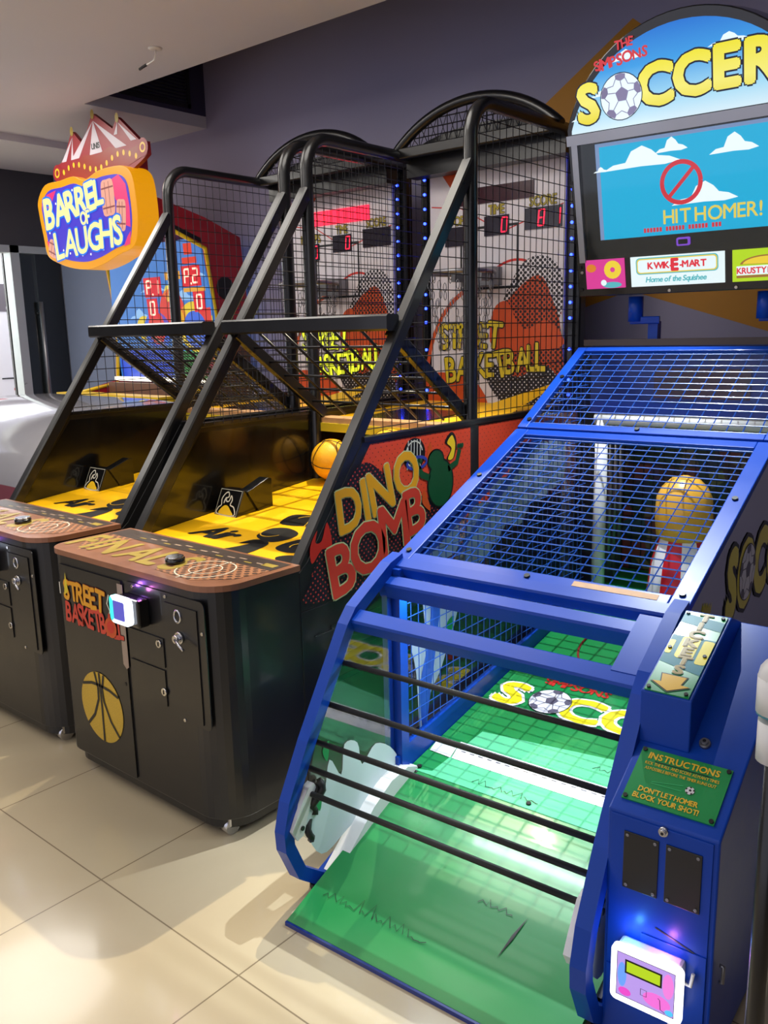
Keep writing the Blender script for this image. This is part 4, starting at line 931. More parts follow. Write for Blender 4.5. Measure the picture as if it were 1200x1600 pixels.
# plain striped goalkeeper peg
kx, ky = -1.06, 3.30; kz = fzs(ky)
prof = [(0.09, 0.0), (0.125, 0.06), (0.13, 0.16), (0.115, 0.3), (0.085, 0.4)]
b = MB('white'); n = 30; o0 = len(b.v)
K['stripe'] = mat('red_stripe_paint', 'c41c28', 0.35)
for r, z in prof:
    for k in range(n): b.v.append((kx + r * math.cos(2 * PI * k / n), ky + r * math.sin(2 * PI * k / n), kz + z))
for i in range(len(prof) - 1):
    for k in range(n):
        b.m('stripe' if (k // 3) % 2 else 'white'); b.face((i * n + k, i * n + (k + 1) % n, (i + 1) * n + (k + 1) % n, (i + 1) * n + k), True)
kp = sadd('goalkeeper_peg', b, None, 'plain striped red and white goalkeeper peg')
q = MB(mat('ochre_peg_paint', 'dca338', 0.35)); q.lathe([(0.07, 0.38), (0.1, 0.41), (0.108, 0.48), (0.104, 0.56), (0.085, 0.6), (0.05, 0.635), (0.01, 0.645)], (kx, ky, kz), 26); sadd('peg_top', q, kp, 'plain rounded ochre top')

# ---- head: arched lit sign, screen and three adverts
hv = Vector((0, -0.15, 0.63)).normalized()
hd = plane((0, 3.435, 1.745), (1, 0, 0), hv)      # d>0 faces the player (normal = U x V -> -y side)
K['mq_blue'] = glow('sign_blue', '2a86dc', 0.9); K['mq_sky'] = glow('sign_light_blue', '6fc0f2', 1.0); K['mq_white'] = glow('sign_white', 'dff2fb', 1.05)
K['mq_yellow'] = glow('sign_yellow', 'f2e42a', 0.95); K['mq_red'] = glow('sign_red', 'd83a44', 0.85); K['mq_ink'] = mat('sign_ink', '20284a', 0.4)
K['sc_sky'] = glow('screen_sky', '04aedc', 1.0); K['sc_white'] = glow('screen_white', 'f6fdff', 1.05); K['sc_red'] = glow('screen_red', 'dc2f3e', 0.95); K['sc_yellow'] = glow('screen_yellow', 'f0d45a', 0.95); K['sc_edge'] = glow('screen_edge', '8fa8d8', 0.7)
K['ad_pink'] = glow('advert_pink', 'e0409a', 0.85); K['ad_white'] = glow('advert_white', 'e6f6f8', 0.95); K['ad_green'] = glow('advert_green', 'b6dc1e', 0.9); K['ad_teal'] = glow('advert_teal', '58b8c0', 0.9); K['ad_yellow'] = glow('advert_yellow', 'efd23c', 0.9); K['ad_orange'] = glow('advert_orange', 'e0862a', 0.85); K['ad_brown'] = glow('advert_brown', 'b07a3a', 0.7)
def vgrad(name, stops, lo, hi, strength):
    """backlit printed sheet whose ink colour changes up the sheet"""
    m = bpy.data.materials.new(name); m.use_nodes = True; nt = m.node_tree; bs = nt.nodes['Principled BSDF']
    tc = nt.nodes.new('ShaderNodeTexCoord'); sx = nt.nodes.new('ShaderNodeSeparateXYZ'); nt.links.new(tc.outputs['Object'], sx.inputs[0])
    mr = nt.nodes.new('ShaderNodeMapRange'); mr.inputs[1].default_value = lo; mr.inputs[2].default_value = hi; nt.links.new(sx.outputs[2], mr.inputs[0])
    r = nt.nodes.new('ShaderNodeValToRGB'); nt.links.new(mr.outputs[0], r.inputs[0])
    for i, (p, c) in enumerate(stops):
        e = r.color_ramp.elements[i] if i < 2 else r.color_ramp.elements.new(p); e.position = p; e.color = lin(c) + (1,)
    nt.links.new(r.outputs[0], bs.inputs['Emission Color']); bs.inputs['Emission Strength'].default_value = strength * 0.74
    mx = nt.nodes.new('ShaderNodeMix'); mx.data_type = 'RGBA'; mx.inputs[0].default_value = 0.8; nt.links.new(r.outputs[0], mx.inputs[6]); mx.inputs[7].default_value = (0, 0, 0, 1)
    nt.links.new(mx.outputs[2], bs.inputs['Base Color']); bs.inputs['Roughness'].default_value = 0.35
    return m
K['mq_sheet'] = vgrad('sign_sky_sheet', [(0.0, 'eaf7fc'), (1.0, '1670d2'), (0.3, 'a4dcf6'), (0.65, '3a9ee6')], 2.32, 2.66, 0.95)
K['mq_letters'] = vgrad('sign_letter_sheet', [(0.0, 'e6d40e'), (1.0, 'f0e428'), (0.45, 'f6ee78')], 2.36, 2.56, 0.95)
hw = 0.45; hc_ = -1.13
rise = 0.33; Rr = (hw * hw + rise * rise) / (2 * rise); vc = 0.64 + rise - Rr; a0 = math.asin(min(1, hw / Rr))
archp = [(hc_ + Rr * math.sin(a), vc + Rr * math.cos(a)) for a in [a0 - 2 * a0 * k / 28 for k in range(29)]]
outl = [(hc_ - hw, 0.0), (hc_ + hw, 0.0)] + archp
b = MB('blackgloss'); b.prism(outl, hd, -0.16, 0.0)
head = sadd('head_cabinet', b, None, 'black arched head cabinet', bevel=0.004)
sc_ = 0.94
inner = [(hc_ - hw + 0.022, 0.625), (hc_ + hw - 0.022, 0.625)] + [(hc_ + (u - hc_) * 0.95, 0.625 + (v - 0.64) * 0.9 + 0.012) for u, v in archp]
b = MB('mq_sheet'); b.prism(inner, hd, 0.0, 0.004)
b.m('mq_white')
for (u, v, w_, h_) in ((-1.33, 0.845, 0.13, 0.035), (-0.97, 0.83, 0.14, 0.035), (-1.52, 0.67, 0.07, 0.02), (-1.43, 0.74, 0.1, 0.02)): cloud(b, (u, v), w_, h_, hd, 0.0055)
mq = sadd('lit_sign', b, None, 'backlit arched sky blue sign')
q = MB(); bl = lambda px: 0.035 * (1 - (px / 0.4) ** 2)
letters(q, 'S', (-1.475, 0.662), 0.125, hd, K['mq_letters'], 0.006, bold=0.05, sx=1.02, outline=K['mq_ink'], ow=0.032)
lay = [('C', -1.215, 0.685), ('C', -1.085, 0.695), ('E', -0.96, 0.70), ('R', -0.845, 0.70)]
for ch, u, v in lay: letters(q, ch, (u, v), 0.128, hd, K['mq_letters'], 0.006, bold=0.05, sx=1.02, outline=K['mq_ink'], ow=0.032)
soccer_ball(q, (-1.352, 0.728), 0.078, hd, 0.0085, K['mq_white'], mat('sign_ball_grey', '7a7496', 0.4, emit=0.35), K['mq_ink'])
letters(q, 'SIMPSONS', (-1.345, 0.835), 0.035, hd, K['mq_red'], 0.006, bold=0.03, sx=1.0, jit=0.2, seed=2, rot=0.1)
letters(q, 'THE', (-1.33, 0.885), 0.03, hd, K['mq_red'], 0.006, bold=0.03, sx=1.0, jit=0.2, seed=3, rot=0.1)
sadd('sign_lettering', q, mq, 'yellow outlined lettering with a football')
b = MB('alu'); b.prism([(hc_ - hw + 0.005, 0.585), (hc_ + hw, 0.585), (hc_ + hw, 0.622), (hc_ - hw + 0.005, 0.622)], hd, 0.0, 0.02); b.prism([(hc_ - hw + 0.02, 0.14), (hc_ - hw + 0.045, 0.14), (hc_ - hw + 0.045, 0.6), (hc_ - hw + 0.02, 0.6)], hd, 0.0, 0.015)
sadd('sign_rail', b, head, 'aluminium rail under the sign')
b = MB('sc_edge'); b.prism([(-1.468, 0.222), (-0.79, 0.222), (-0.79, 0.578), (-1.468, 0.578)], hd, 0.0, 0.004)
b.m('sc_sky').poly([(-1.452, 0.222), (-0.80, 0.222), (-0.80, 0.565), (-1.452, 0.565)], hd, 0.0045); b.m('sc_white')
for (u, v, w_, h_) in ((-1.29, 0.475, 0.30, 0.075), (-1.175, 0.515, 0.12, 0.05), (-0.955, 0.485, 0.17, 0.065), (-1.06, 0.325, 0.24, 0.075), (-1.45, 0.475, 0.06, 0.02)): cloud(b, (u, v), w_, h_, hd, 0.0052)
b.m('sc_red').arc((-1.142, 0.405), 0.071, 0, 2 * PI, 0.016, hd, 0.0062, 36); b.line([(-1.19, 0.355), (-1.094, 0.455)], 0.014, hd, 0.0064)
letters(b, 'HIT HOMER!', (-1.03, 0.262), 0.05, hd, K['sc_yellow'], 0.006, bold=0.012, sx=0.95, track=0.12)
b.m('sc_red')
for k in range(24):
    if k % 7 != 6: b.poly([(-1.29 + 0.0122 * k, 0.236), (-1.281 + 0.0122 * k, 0.236), (-1.281 + 0.0122 * k, 0.252), (-1.29 + 0.0122 * k, 0.252)], hd, 0.006)
sadd('screen', b, head, 'bright blue screen with clouds and a red no-entry ring')
q = MB('acrylic'); q.prism([(-1.53, 0.15), (-0.70, 0.15), (-0.70, 0.583), (-1.53, 0.583)], hd, 0.018, 0.021); sadd('screen_cover', q, head)
q = MB(glow('purple_reader_ring', '8a4ad8', 0.9)); q.prism(round_rect(-1.165, 0.178, -1.115, 0.208, 0.006), hd, 0.0, 0.01); q.m('ink').poly(round_rect(-1.158, 0.184, -1.122, 0.202, 0.004), hd, 0.011); sadd('sensor_window', q, head)
for (u0, u1, m_) in ((-1.54, -1.376, 'ad_pink'), (-1.35, -0.99, 'ad_white'), (-0.962, -0.72, 'ad_green')):
    b = MB(m_); b.prism([(u0, 0.032), (u1, 0.032), (u1, 0.147), (u0, 0.147)], hd, 0.0, 0.006)
    um = (u0 + u1) / 2
    if m_ == 'ad_pink':
        b.m('ad_orange').disc((u0 + 0.025, 0.115), 0.021, hd, 0.007, ry=0.016); b.m('ad_yellow').disc((u0 + 0.115, 0.105), 0.036, hd, 0.007, 16); b.m('ad_pink').disc((u0 + 0.115, 0.105), 0.01, hd, 0.0075); b.m('ad_teal').disc((u0 + 0.11, 0.045), 0.04, hd, 0.007, ry=0.012); b.m('ad_white').disc((u0 + 0.075, 0.055), 0.012, hd, 0.0072)
    elif m_ == 'ad_white':
        b.m('ad_teal').poly(round_rect(u0 + 0.022, 0.078, u1 - 0.022, 0.142, 0.015), hd, 0.007); b.m('ad_yellow').poly(round_rect(u0 + 0.026, 0.082, u1 - 0.026, 0.138, 0.013), hd, 0.0074); b.m('ad_white').poly(round_rect(u0 + 0.03, 0.086, u1 - 0.03, 0.134, 0.011), hd, 0.0078)
        letters(b, 'KWIK-', (um - 0.013, 0.099), 0.024, hd, K['sc_red'], 0.009, bold=0.04, align='r', sx=1.0); letters(b, 'E', (um, 0.09), 0.042, hd, K['sc_red'], 0.009, bold=0.06); letters(b, '-MART', (um + 0.017, 0.099), 0.024, hd, K['sc_red'], 0.009, bold=0.04, align='l', sx=1.0)
        letters(b, 'Home of the Squishee', (um, 0.048), 0.02, hd, K['ad_teal'], 0.008, bold=0.03, shear=0.2)
    else:
        b.m('ad_brown').disc((um, 0.09), 0.095, hd, 0.007, a0=0, a1=PI, ry=0.035); b.m('ad_yellow').disc((um, 0.092), 0.085, hd, 0.0075, a0=0, a1=PI, ry=0.028); b.m('ad_white').poly([(u0 + 0.015, 0.055), (u1 - 0.01, 0.055), (u1 - 0.01, 0.088), (u0 + 0.015, 0.088)], hd, 0.0078)
        letters(b, 'KRUSTY BURGER', (um, 0.061), 0.021, hd, K['sc_red'], 0.009, bold=0.03, sx=0.95); b.m('ad_brown').poly([(u0 + 0.015, 0.045), (u1 - 0.01, 0.045), (u1 - 0.01, 0.054), (u0 + 0.015, 0.054)], hd, 0.0078)
    sadd('advert_panel', b, head, {'ad_pink': 'pink lit advert panel', 'ad_white': 'white lit advert panel', 'ad_green': 'lime green lit advert panel'}[m_])
b = MB('ink')
for (u, v) in ((-1.565, 0.03), (-1.565, 0.12), (-1.57, 0.30), (-1.57, 0.45), (-1.572, 0.60)): b.cyl(hd(u, v, 0), hd(u, v, 0.006), 0.007, 10)
b.m('chrome')
for (u, v) in ((-1.565, 0.615), (-1.557, 0.10), (-1.2, 0.012), (-0.95, 0.012)): b.cyl(hd(u, v, 0), hd(u, v, 0.006), 0.006, 8)
sadd('head_screws', b, head)
for u in (-1.36, -0.86):
    b = MB('blue'); b.cyl((u, 3.50, 1.74), (u, 3.50, 1.64), 0.03, 14); b.bar((u - 0.02, 3.50, 1.645), (u + 0.09, 3.53, 1.645), 0.05, 0.03); b.box((u + 0.05, 3.51, 1.55), (u + 0.09, 3.55, 1.64)); sadd('head_bracket', b)

# ---- ticket and coin cabinet on the right front corner
TL, TR, TY = -0.655, -0.418, 1.635
b = MB('blue'); b.prism([(TY, 0.03), (TY, 0.60), (2.175, 0.888), (2.175, 0.03)], lambda u, v, d: Vector((d, u, v)), TL, TR); tc_ = sadd('ticket_cabinet', b, None, 'blue ticket and coin cabinet', bevel=0.004)
tf = plane((0, TY, 0), (1, 0, 0), (0, 0, 1))
L = math.hypot(0.54, 0.288); sl_ = plane((0, TY, 0.60), (1, 0, 0), (0, 0.54 / L, 0.288 / L))
# ticket housing
b = MB('blue'); hp = [(1.80, 0.688), (1.80, 0.812), (2.085, 0.924), (2.175, 0.888)]
b.prism(hp, lambda u, v, d: Vector((d, u, v)), -0.655, -0.54); th_ = sadd('ticket_housing', b, tc_, None, 0.003)
L2_ = math.hypot(0.285, 0.112); tk = plane((-0.6475, 1.803, 0.8135), (1, 0, 0), (0, 0.285 / L2_, 0.112 / L2_))
K['tk_sky'] = mat('ticket_sign_blue', '3f8796', 0.45)
b = MB('greendark'); b.prism([(0, 0), (0.1, 0), (0.1, 0.295), (0, 0.295)], tk, 0.0, 0.004); b.m('tk_sky').poly([(0, 0.10), (0.1, 0.075), (0.1, 0.20), (0, 0.20)], tk, 0.0046); b.poly([(0, 0.25), (0.1, 0.235), (0.1, 0.27), (0, 0.285)], tk, 0.0046)
b.m('yellowink').poly(round_rect(0.025, 0.12, 0.068, 0.20, 0.01), tk, 0.0052); b.poly(round_rect(0.075, 0.11, 0.1, 0.195, 0.006), tk, 0.0052); b.poly(round_rect(0.0, 0.13, 0.014, 0.18, 0.005), tk, 0.0052)
ts = sadd('ticket_sign', b, None, 'green and blue sign with a downward arrow')
q = MB('ink'); ar = [(0.05, 0.006), (0.092, 0.03), (0.072, 0.032), (0.078, 0.058), (0.022, 0.058), (0.028, 0.032), (0.008, 0.03)]
q.poly([(0.05 + (x_ - 0.05) * 1.12, 0.035 + (y_ - 0.035) * 1.15) for x_, y_ in ar], tk, 0.0056); q.m('gold').poly(ar, tk, 0.0064)
for i, ch in enumerate('TICKETS'):
    letters(q, ch, (0.054, 0.262 - 0.0325 * i), 0.027, tk, K['goldworn'], 0.0058, bold=0.04, sx=1.3, outline=K['flame_w'], ow=0.03)
sadd('ticket_lettering', q, ts)
bx = MB('ink')
for (u, v) in ((0.008, 0.008), (0.092, 0.008), (0.008, 0.285), (0.092, 0.285), (0.008, 0.15), (0.092, 0.14)): bx.cyl(tk(u, v, 0.004), tk(u, v, 0.009), 0.0045, 10)
sadd('sign_bolts', bx, ts)
# instruction plate on the slope
b = MB('greendark'); b.prism([(-0.637, 0.03), (-0.44, 0.03), (-0.44, 0.172), (-0.637, 0.172)], sl_, 0.0, 0.004); ip = sadd('instruction_plate', b, None, 'green instruction plate with yellow lettering')
q = MB()
letters(q, 'INSTRUCTIONS', (-0.538, 0.145), 0.016, sl_, K['gold'], 0.005, bold=0.03, track=0.14, sx=0.95, jit=0.06); q.m('ink').line([(-0.60, 0.140), (-0.475, 0.140)], 0.002, sl_, 0.005)
letters(q, 'KICK THE BALL AND SCORE AS MANY TIMES', (-0.538, 0.129), 0.0075, sl_, K['gold'], 0.005, bold=0.015, sx=0.75, track=0.1)
letters(q, 'AS POSSIBLE BEFORE THE TIMER RUNS OUT', (-0.538, 0.116), 0.0075, sl_, K['gold'], 0.005, bold=0.015, sx=0.75, track=0.1)
letters(q, "DON'T LET HOMER", (-0.545, 0.058), 0.0125, sl_, K['gold'], 0.005, bold=0.03, track=0.1, sx=0.85, jit=0.05); letters(q, 'BLOCK YOUR SHOT!', (-0.545, 0.04), 0.0125, sl_, K['gold'], 0.005, bold=0.03, track=0.1, sx=0.85, jit=0.05)
soccer_ball(q, (-0.508, 0.093), 0.0095, sl_, 0.005, K['white'], K['ink'], K['ink'])
q.m('mintprint').line([(-0.59, 0.088), (-0.524, 0.10)], 0.0014, sl_, 0.005); q.line([(-0.59, 0.084), (-0.524, 0.086)], 0.0014, sl_, 0.005)
sadd('instruction_lettering', q, ip)
for (u, v) in ((-0.63, 0.037), (-0.447, 0.037), (-0.63, 0.165), (-0.447, 0.165)):
    q = MB('ink'); q.cyl(sl_(u, v, 0.004), sl_(u, v, 0.008), 0.005, 10); sadd('bolt', q, ip)
def lockk(c, N, r, parent, name='lock', mm='chrome'):
    q = MB(mm); q.cyl(c, c + N * 0.008, r, 18, r * 0.92); q.cyl(c + N * 0.008, c + N * 0.014, r * 0.62, 16); q.m('ink').cyl(c + N * 0.0141, c + N * 0.0146, r * 0.3, 10); return sadd(name, q, parent, 'round chrome lock')
nS = sl_(0, 0, 1) - sl_(0, 0, 0); nF = Vector((0, -1, 0))
lockk(sl_(-0.515, 0.222), nS, 0.013, tc_, 'lock', 'steel'); lockk(Vector((-0.532, TY, 0.586)), nF, 0.011, tc_); lockk(Vector((-0.533, TY, 0.152)), nF, 0.014, tc_, 'lock', 'steel')
b = MB('blue'); b.box((TL + 0.008, TY - 0.003, 0.23), (TR - 0.012, TY, 0.592)); b.box((TL + 0.008, TY - 0.003, 0.04), (TR - 0.012, TY, 0.22)); sadd('coin_doors', b, tc_, None, 0.001)
q = MB('blue'); q.box((-0.57, TY - 0.006, 0.16), (-0.43, TY - 0.003, 0.33)); sadd('reader_plate', q, tc_, None, 0.001)
for (u0, u1) in ((-0.616, -0.54), (-0.525, -0.45)):
    q = MB('black'); q.box((u0, TY - 0.006, 0.425), (u1, TY - 0.003, 0.56)); q.m('steel')
    for (u, v) in ((u0 + 0.008, 0.433), (u1 - 0.008, 0.433), (u0 + 0.008, 0.552), (u1 - 0.008, 0.552)): q.cyl((u, TY - 0.006, v), (u, TY - 0.008, v), 0.004, 8)
    sadd('blanking_plate', q, tc_, 'matt black blanking plate', 0.001)
# glowing card reader
q = MB('plastic'); q.box((-0.61, TY - 0.035, 0.19), (-0.47, TY - 0.003, 0.31)); cr_ = sadd('card_reader', q, None, 'card reader with a glowing white and pink face', 0.008)
rf = plane((0, TY - 0.036, 0), (1, 0, 0), (0, 0, 1))
q = MB(glow('white_reader_frame', 'f4f4ff', 2.6)); ro = round_rect(-0.618, 0.176, -0.463, 0.312, 0.014); q.prism(ro, rf, 0.0, 0.012); sadd('light_frame', q, cr_, 'glowing white frame')
q = MB(glow('lilac_reader_face', 'b898e8', 1.0)); q.poly([(-0.604, 0.192), (-0.478, 0.192), (-0.478, 0.298), (-0.604, 0.298)], rf, 0.0125)
for nm, col_, (u, v), rx, ry in (('pink', 'f070d8', (-0.515, 0.215), 0.03, 0.018), ('pink2', 'f080dc', (-0.492, 0.262), 0.012, 0.03), ('blue', '6aa0ff', (-0.592, 0.245), 0.01, 0.03), ('magenta', 'e848c8', (-0.585, 0.205), 0.014, 0.01), ('cyan', '50c8ff', (-0.488, 0.2), 0.009, 0.007)):
    q.m(glow('reader_' + nm, col_, 1.0)).disc((u, v), rx, rf, 0.013, 20, ry)
q.m('ink').line([(-0.604, 0.192), (-0.478, 0.192), (-0.478, 0.298), (-0.604, 0.298)], 0.002, rf, 0.0132, closed=True); q.line([(-0.55, 0.215), (-0.537, 0.215), (-0.537, 0.23), (-0.55, 0.23)], 0.0014, rf, 0.0136, closed=True); q.line([(-0.512, 0.225), (-0.508, 0.222), (-0.506, 0.2), (-0.496, 0.196)], 0.0016, rf, 0.0136)
sadd('reader_face', q, cr_)
q = MB('ink'); q.poly([(-0.586, 0.252), (-0.505, 0.252), (-0.505, 0.286), (-0.586, 0.286)], rf, 0.0134); q.m(glow('yellow_green_display', 'b4d41a', 1.0)).poly([(-0.582, 0.257), (-0.509, 0.257), (-0.509, 0.282), (-0.582, 0.282)], rf, 0.014); sadd('reader_display', q, cr_, 'yellow green display')
q = MB('cable'); q.tube([(-0.47, TY - 0.015, 0.26), (-0.455, TY - 0.02, 0.262), (-0.452, TY - 0.015, 0.29)], 0.004, 6); q.tube([(-0.50, TY - 0.02, 0.185), (-0.49, TY - 0.02, 0.1), (-0.495, TY - 0.02, 0.04)], 0.0025, 6); sadd('reader_cable', q, cr_)
q = MB('ink'); q.line([(-0.54, 0.355), (-0.455, 0.33)], 0.003, tf, 0.0045); q.m('steel').tube([(TR + 0.006, TY + 0.03, 0.26), (TR + 0.014, TY + 0.03, 0.26), (TR + 0.014, TY + 0.03, 0.30), (TR + 0.006, TY + 0.03, 0.30)], 0.004, 6); sadd('side_latch', q, tc_)
# LED strip lamp under the front beams of the machine
P_ = wS(-1.12, 2.1, 0.835); l_ = lamp('field_strip_lamp', 'AREA', P_, 5, (0.85, 0.95, 1.0), 0.8, None, None, 0.03); l_.rotation_euler = (-0.25, 0, TH)

for i_, (loc, col_, e_) in enumerate([((AX + 0.07, AY - 0.02, 0.815), (0.45, 0.15, 1.0), 0.10), ((AX + 0.13, AY - 0.02, 0.81), (0.9, 0.2, 0.8), 0.05), ((AX - 1.0, AY, 0.815), (0.45, 0.15, 1.0), 0.08), (wS(-0.585, 1.60, 0.335), (0.1, 0.45, 1.0), 0.12), (wS(-0.51, 1.60, 0.33), (0.9, 0.25, 0.9), 0.12)]):
    lamp('reader_light', 'POINT', loc, e_, col_, 0.008)

# ================================================================== BARREL GAME against the back wall
BG = thing('ball_toss_machine', 'red and yellow ball toss machine with a lit cloud shaped sign and tent topper', 'arcade machine', (-5.45, 4.2, 0))
BO = (-5.45, 4.2, 0)
def badd(name, mb, parent=None, lab=None, bevel=0.0): return obj(name, mb, parent or BG, BO, lab, bevel)
K['bgred'] = mat('dark_red_laminate', 'a01826', 0.35, coat=0.2); K['bgyel'] = mat('yellow_trim', 'ecc41c', 0.35); K['bgwood'] = mat('brown_wood_print', '6e4a34', 0.5, var=0.3, scale=6)
YZ = lambda u, v, d: Vector((d, u, v))
sidep = [(3.45, 2.50), (3.85, 2.40), (4.15, 2.29), (4.19, 1.80), (4.12, 1.68), (3.95, 1.30), (3.86, 1.30), (3.90, 1.75), (3.84, 2.20), (3.42, 2.36)]
for s, x in ((1, -4.80), (-1, -6.0)):
    b = MB('bgred'); b.prism(sidep if s > 0 else sidep[::-1], YZ, x - 0.03, x); sp_ = badd('side_panel', b)
    if s > 0:
        q = MB('ink'); q.prism([(3.50, 2.365), (3.80, 2.265), (3.81, 2.235), (3.50, 2.335)], YZ, x, x + 0.004); q.cyl((x, 3.99, 1.944), (x + 0.006, 3.99, 1.944), 0.075, 24); badd('speaker', q, sp_, 'black slot and round speaker grille')
    q = MB('bgyel'); q.tube([(x, 3.42, 2.36), (x, 3.84, 2.20), (x, 3.90, 1.75), (x, 3.86, 1.30)], 0.014, 6); q.tube([(x, 3.86, 1.28), (x, 3.5, 1.22)], 0.014, 6); badd('edge_trim', q, sp_)
    b = MB('bgwood' if s > 0 else 'bgred'); b.prism([(3.86, 1.30), (3.95, 1.62), (4.19, 1.5), (4.19, 0.05), (3.36, 0.05), (3.36, 1.19)], YZ, x - 0.03, x); badd('lower_side', b, sp_)
b = MB('bgred'); b.add([(-6.0, 3.45, 2.50), (-4.80, 3.45, 2.50), (-4.80, 4.15, 2.29), (-6.0, 4.15, 2.29), (-6.0, 3.44, 2.44), (-4.80, 3.44, 2.44), (-4.80, 4.15, 2.23), (-6.0, 4.15, 2.23)], [(0, 1, 2, 3), (7, 6, 5, 4), (0, 4, 5, 1), (1, 5, 6, 2), (2, 6, 7, 3), (3, 7, 4, 0)])
hood = badd('hood', b)
for (x, y) in ((-5.02, 3.62), (-5.02, 3.5), (-5.4, 3.55), (-5.8, 3.6)):
    q = MB(glow('hood_lamp', 'ffffff', 9)); q.cyl((x, y, 2.40), (x, y, 2.375), 0.05, 14); badd('hood_lamp', q, hood, 'small white hood lamp')
b = MB('bgwood'); b.box((-5.99, 3.4, 0.05), (-4.81, 4.19, 1.2)); b.m('bgyel').box((-6.05, 3.36, 1.2), (-4.78, 3.5, 1.235)); badd('lower_body', b)
# score board
nb = Vector((0, 0.06, -0.5))
sb = plane((-6.0, 3.90, 1.30), (1, 0, 0), (0, -0.06 / 0.92, 0.92))
def gl(c, s=0.8): 
    k = 'g' + c
    if k not in K: K[k] = glow('score_ink_' + c, c, s, 0.4)
    return K[k]
b = MB(gl('3f7fd0', 0.75)); Wd = 1.2
b.prism([(0, 0), (Wd, 0), (Wd, 0.6), (Wd - 0.05, 0.98), (Wd - 0.2, 1.06), (0.2, 1.06), (0.05, 0.98), (0, 0.6)], sb, -0.02, 0.0)
b.m(gl('8fc0f0'))
for (u, v, w_) in ((0.9, 0.62, 0.3), (0.55, 0.7, 0.3), (1.05, 0.78, 0.25), (0.35, 0.5, 0.25)): cloud(b, (u, v), w_, 0.08, sb, 0.002)
b.m(gl('d63a30')).disc((0.76, 0.52), 0.15, sb, 0.003, ry=0.2); b.m(gl('e2c832')).disc((0.4, 0.42), 0.1, sb, 0.0025); b.disc((1.0, 0.42), 0.19, sb, 0.003); b.m(gl('3a66d8')).disc((1.0, 0.4), 0.13, sb, 0.004, ry=0.14); b.m(gl('3a66d8')).disc((0.55, 0.4), 0.16, sb, 0.003, ry=0.15); b.m(gl('d63a30')).disc((0.55, 0.42), 0.1, sb, 0.004, ry=0.13)
b.m(gl('c8c02a')).poly([(1.08, 0.3), (1.2, 0.3), (1.2, 0.5), (1.1, 0.48)], sb, 0.0035); b.m(gl('d63a30')).poly([(1.08, 0.45), (1.19, 0.4), (1.19, 0.56), (1.06, 0.55)], sb, 0.0038)
b.m(gl('e0a030')).poly([(0.72, 0.78), (0.9, 0.78), (0.9, 0.84), (0.72, 0.84)], sb, 0.004); b.poly([(0.92, 0.68), (1.16, 0.68), (1.16, 0.71), (0.92, 0.71)], sb, 0.004); b.m(gl('d63a30')).poly([(0.94, 0.885), (1.1, 0.885), (1.1, 0.93), (0.94, 0.93)], sb, 0.004); b.poly([(0.97, 0.95), (1.06, 0.95), (1.06, 1.03), (0.97, 1.03)], sb, 0.003)
b.m(gl('f0e060')); b.disc((0.75, 0.68), 0.07, sb, 0.003, 6)
b.m(gl('3a8a4a')).poly([(0.7, 0.02), (1.19, 0.02), (1.19, 0.24), (0.7, 0.24)], sb, 0.002); b.m(gl('2a50d0')).poly([(0.02, 0.02), (0.68, 0.02), (0.68, 0.26), (0.02, 0.26)], sb, 0.002); b.m(gl('7a2030')).poly([(0.95, 0.05), (1.2, 0.05), (1.2, 0.2), (0.95, 0.2)], sb, 0.003)
brd = badd('score_board', b, None, 'lit blue score board with red figures')
for (txt, u, v) in (('P1', 0.56, 0.66), ('P2', 1.02, 0.72), ('0', 0.53, 0.5), ('0', 1.08, 0.53)):
    q = MB(glow('score_red', 'd81828', 0.9)); w_ = 0.2 if len(txt) > 1 else 0.12; q.prism([(u - w_ / 2, v), (u + w_ / 2, v), (u + w_ / 2, v + 0.15), (u - w_ / 2, v + 0.15)], sb, 0.0, 0.006); dq = badd('score_window', q)
    e = MB(glow('score_digits', 'ffb8a0', 2.0))
    for i, ch in enumerate(txt): seven(e, ch, (u + (i - (len(txt) - 1) / 2) * 0.09, v + 0.025), 0.05, 0.1, sb, 0.008, 0.014)
    if len(txt) > 1: e.disc((u + 0.0, v + 0.02), 0.009, sb, 0.008, 8)
    badd('digits', e, dq)
q = MB(glow('white_light_bar', 'fff6e0', 3.0)); q.box((-5.95, 3.80, 1.30), (-4.85, 3.83, 1.33)); badd('light_bar', q)
q = MB('bgwood'); q.box((-5.96, 3.75, 0.9), (-4.82, 3.78, 1.29)); badd('target_wall', q)
# lit sign
OUT = [(-5.936, 2.575), (-5.826, 2.666), (-5.633, 2.672), (-5.461, 2.679), (-5.33, 2.642), (-5.165, 2.676), (-4.998, 2.681), (-4.865, 2.664), (-4.791, 2.595), (-4.766, 2.435), (-4.772, 2.303), (-4.824, 2.187), (-5.004, 2.145), (-5.179, 2.101), (-5.372, 2.078), (-5.566, 2.097), (-5.734, 2.138), (-5.873, 2.2), (-5.908, 2.332), (-5.939, 2.485)]
sg = lambda u, v, d=0.0: Vector((u, 3.30 - d, v))
so_ = smooth_closed(OUT, 4); cxs, czs = -5.355, 2.385
shrink = lambda P, k, kz: [(cxs + (u - cxs) * k, czs + (v - czs) * kz) for u, v in P]
K['sgyel'] = glow('sign_amber', 'f5a30c', 0.75)
b = MB('sgyel'); b.prism(so_, sg, -0.16, 0.0); sign = badd('lit_sign', b, None, 'amber edged cloud shaped lit sign', 0.004)
q = MB(glow('sign_violet', '4a3cc8', 0.85)); q.prism(shrink(so_, 0.9, 0.84), sg, 0.0, 0.004)
q.m(glow('sign_pink', 'e83a78', 0.85)); 
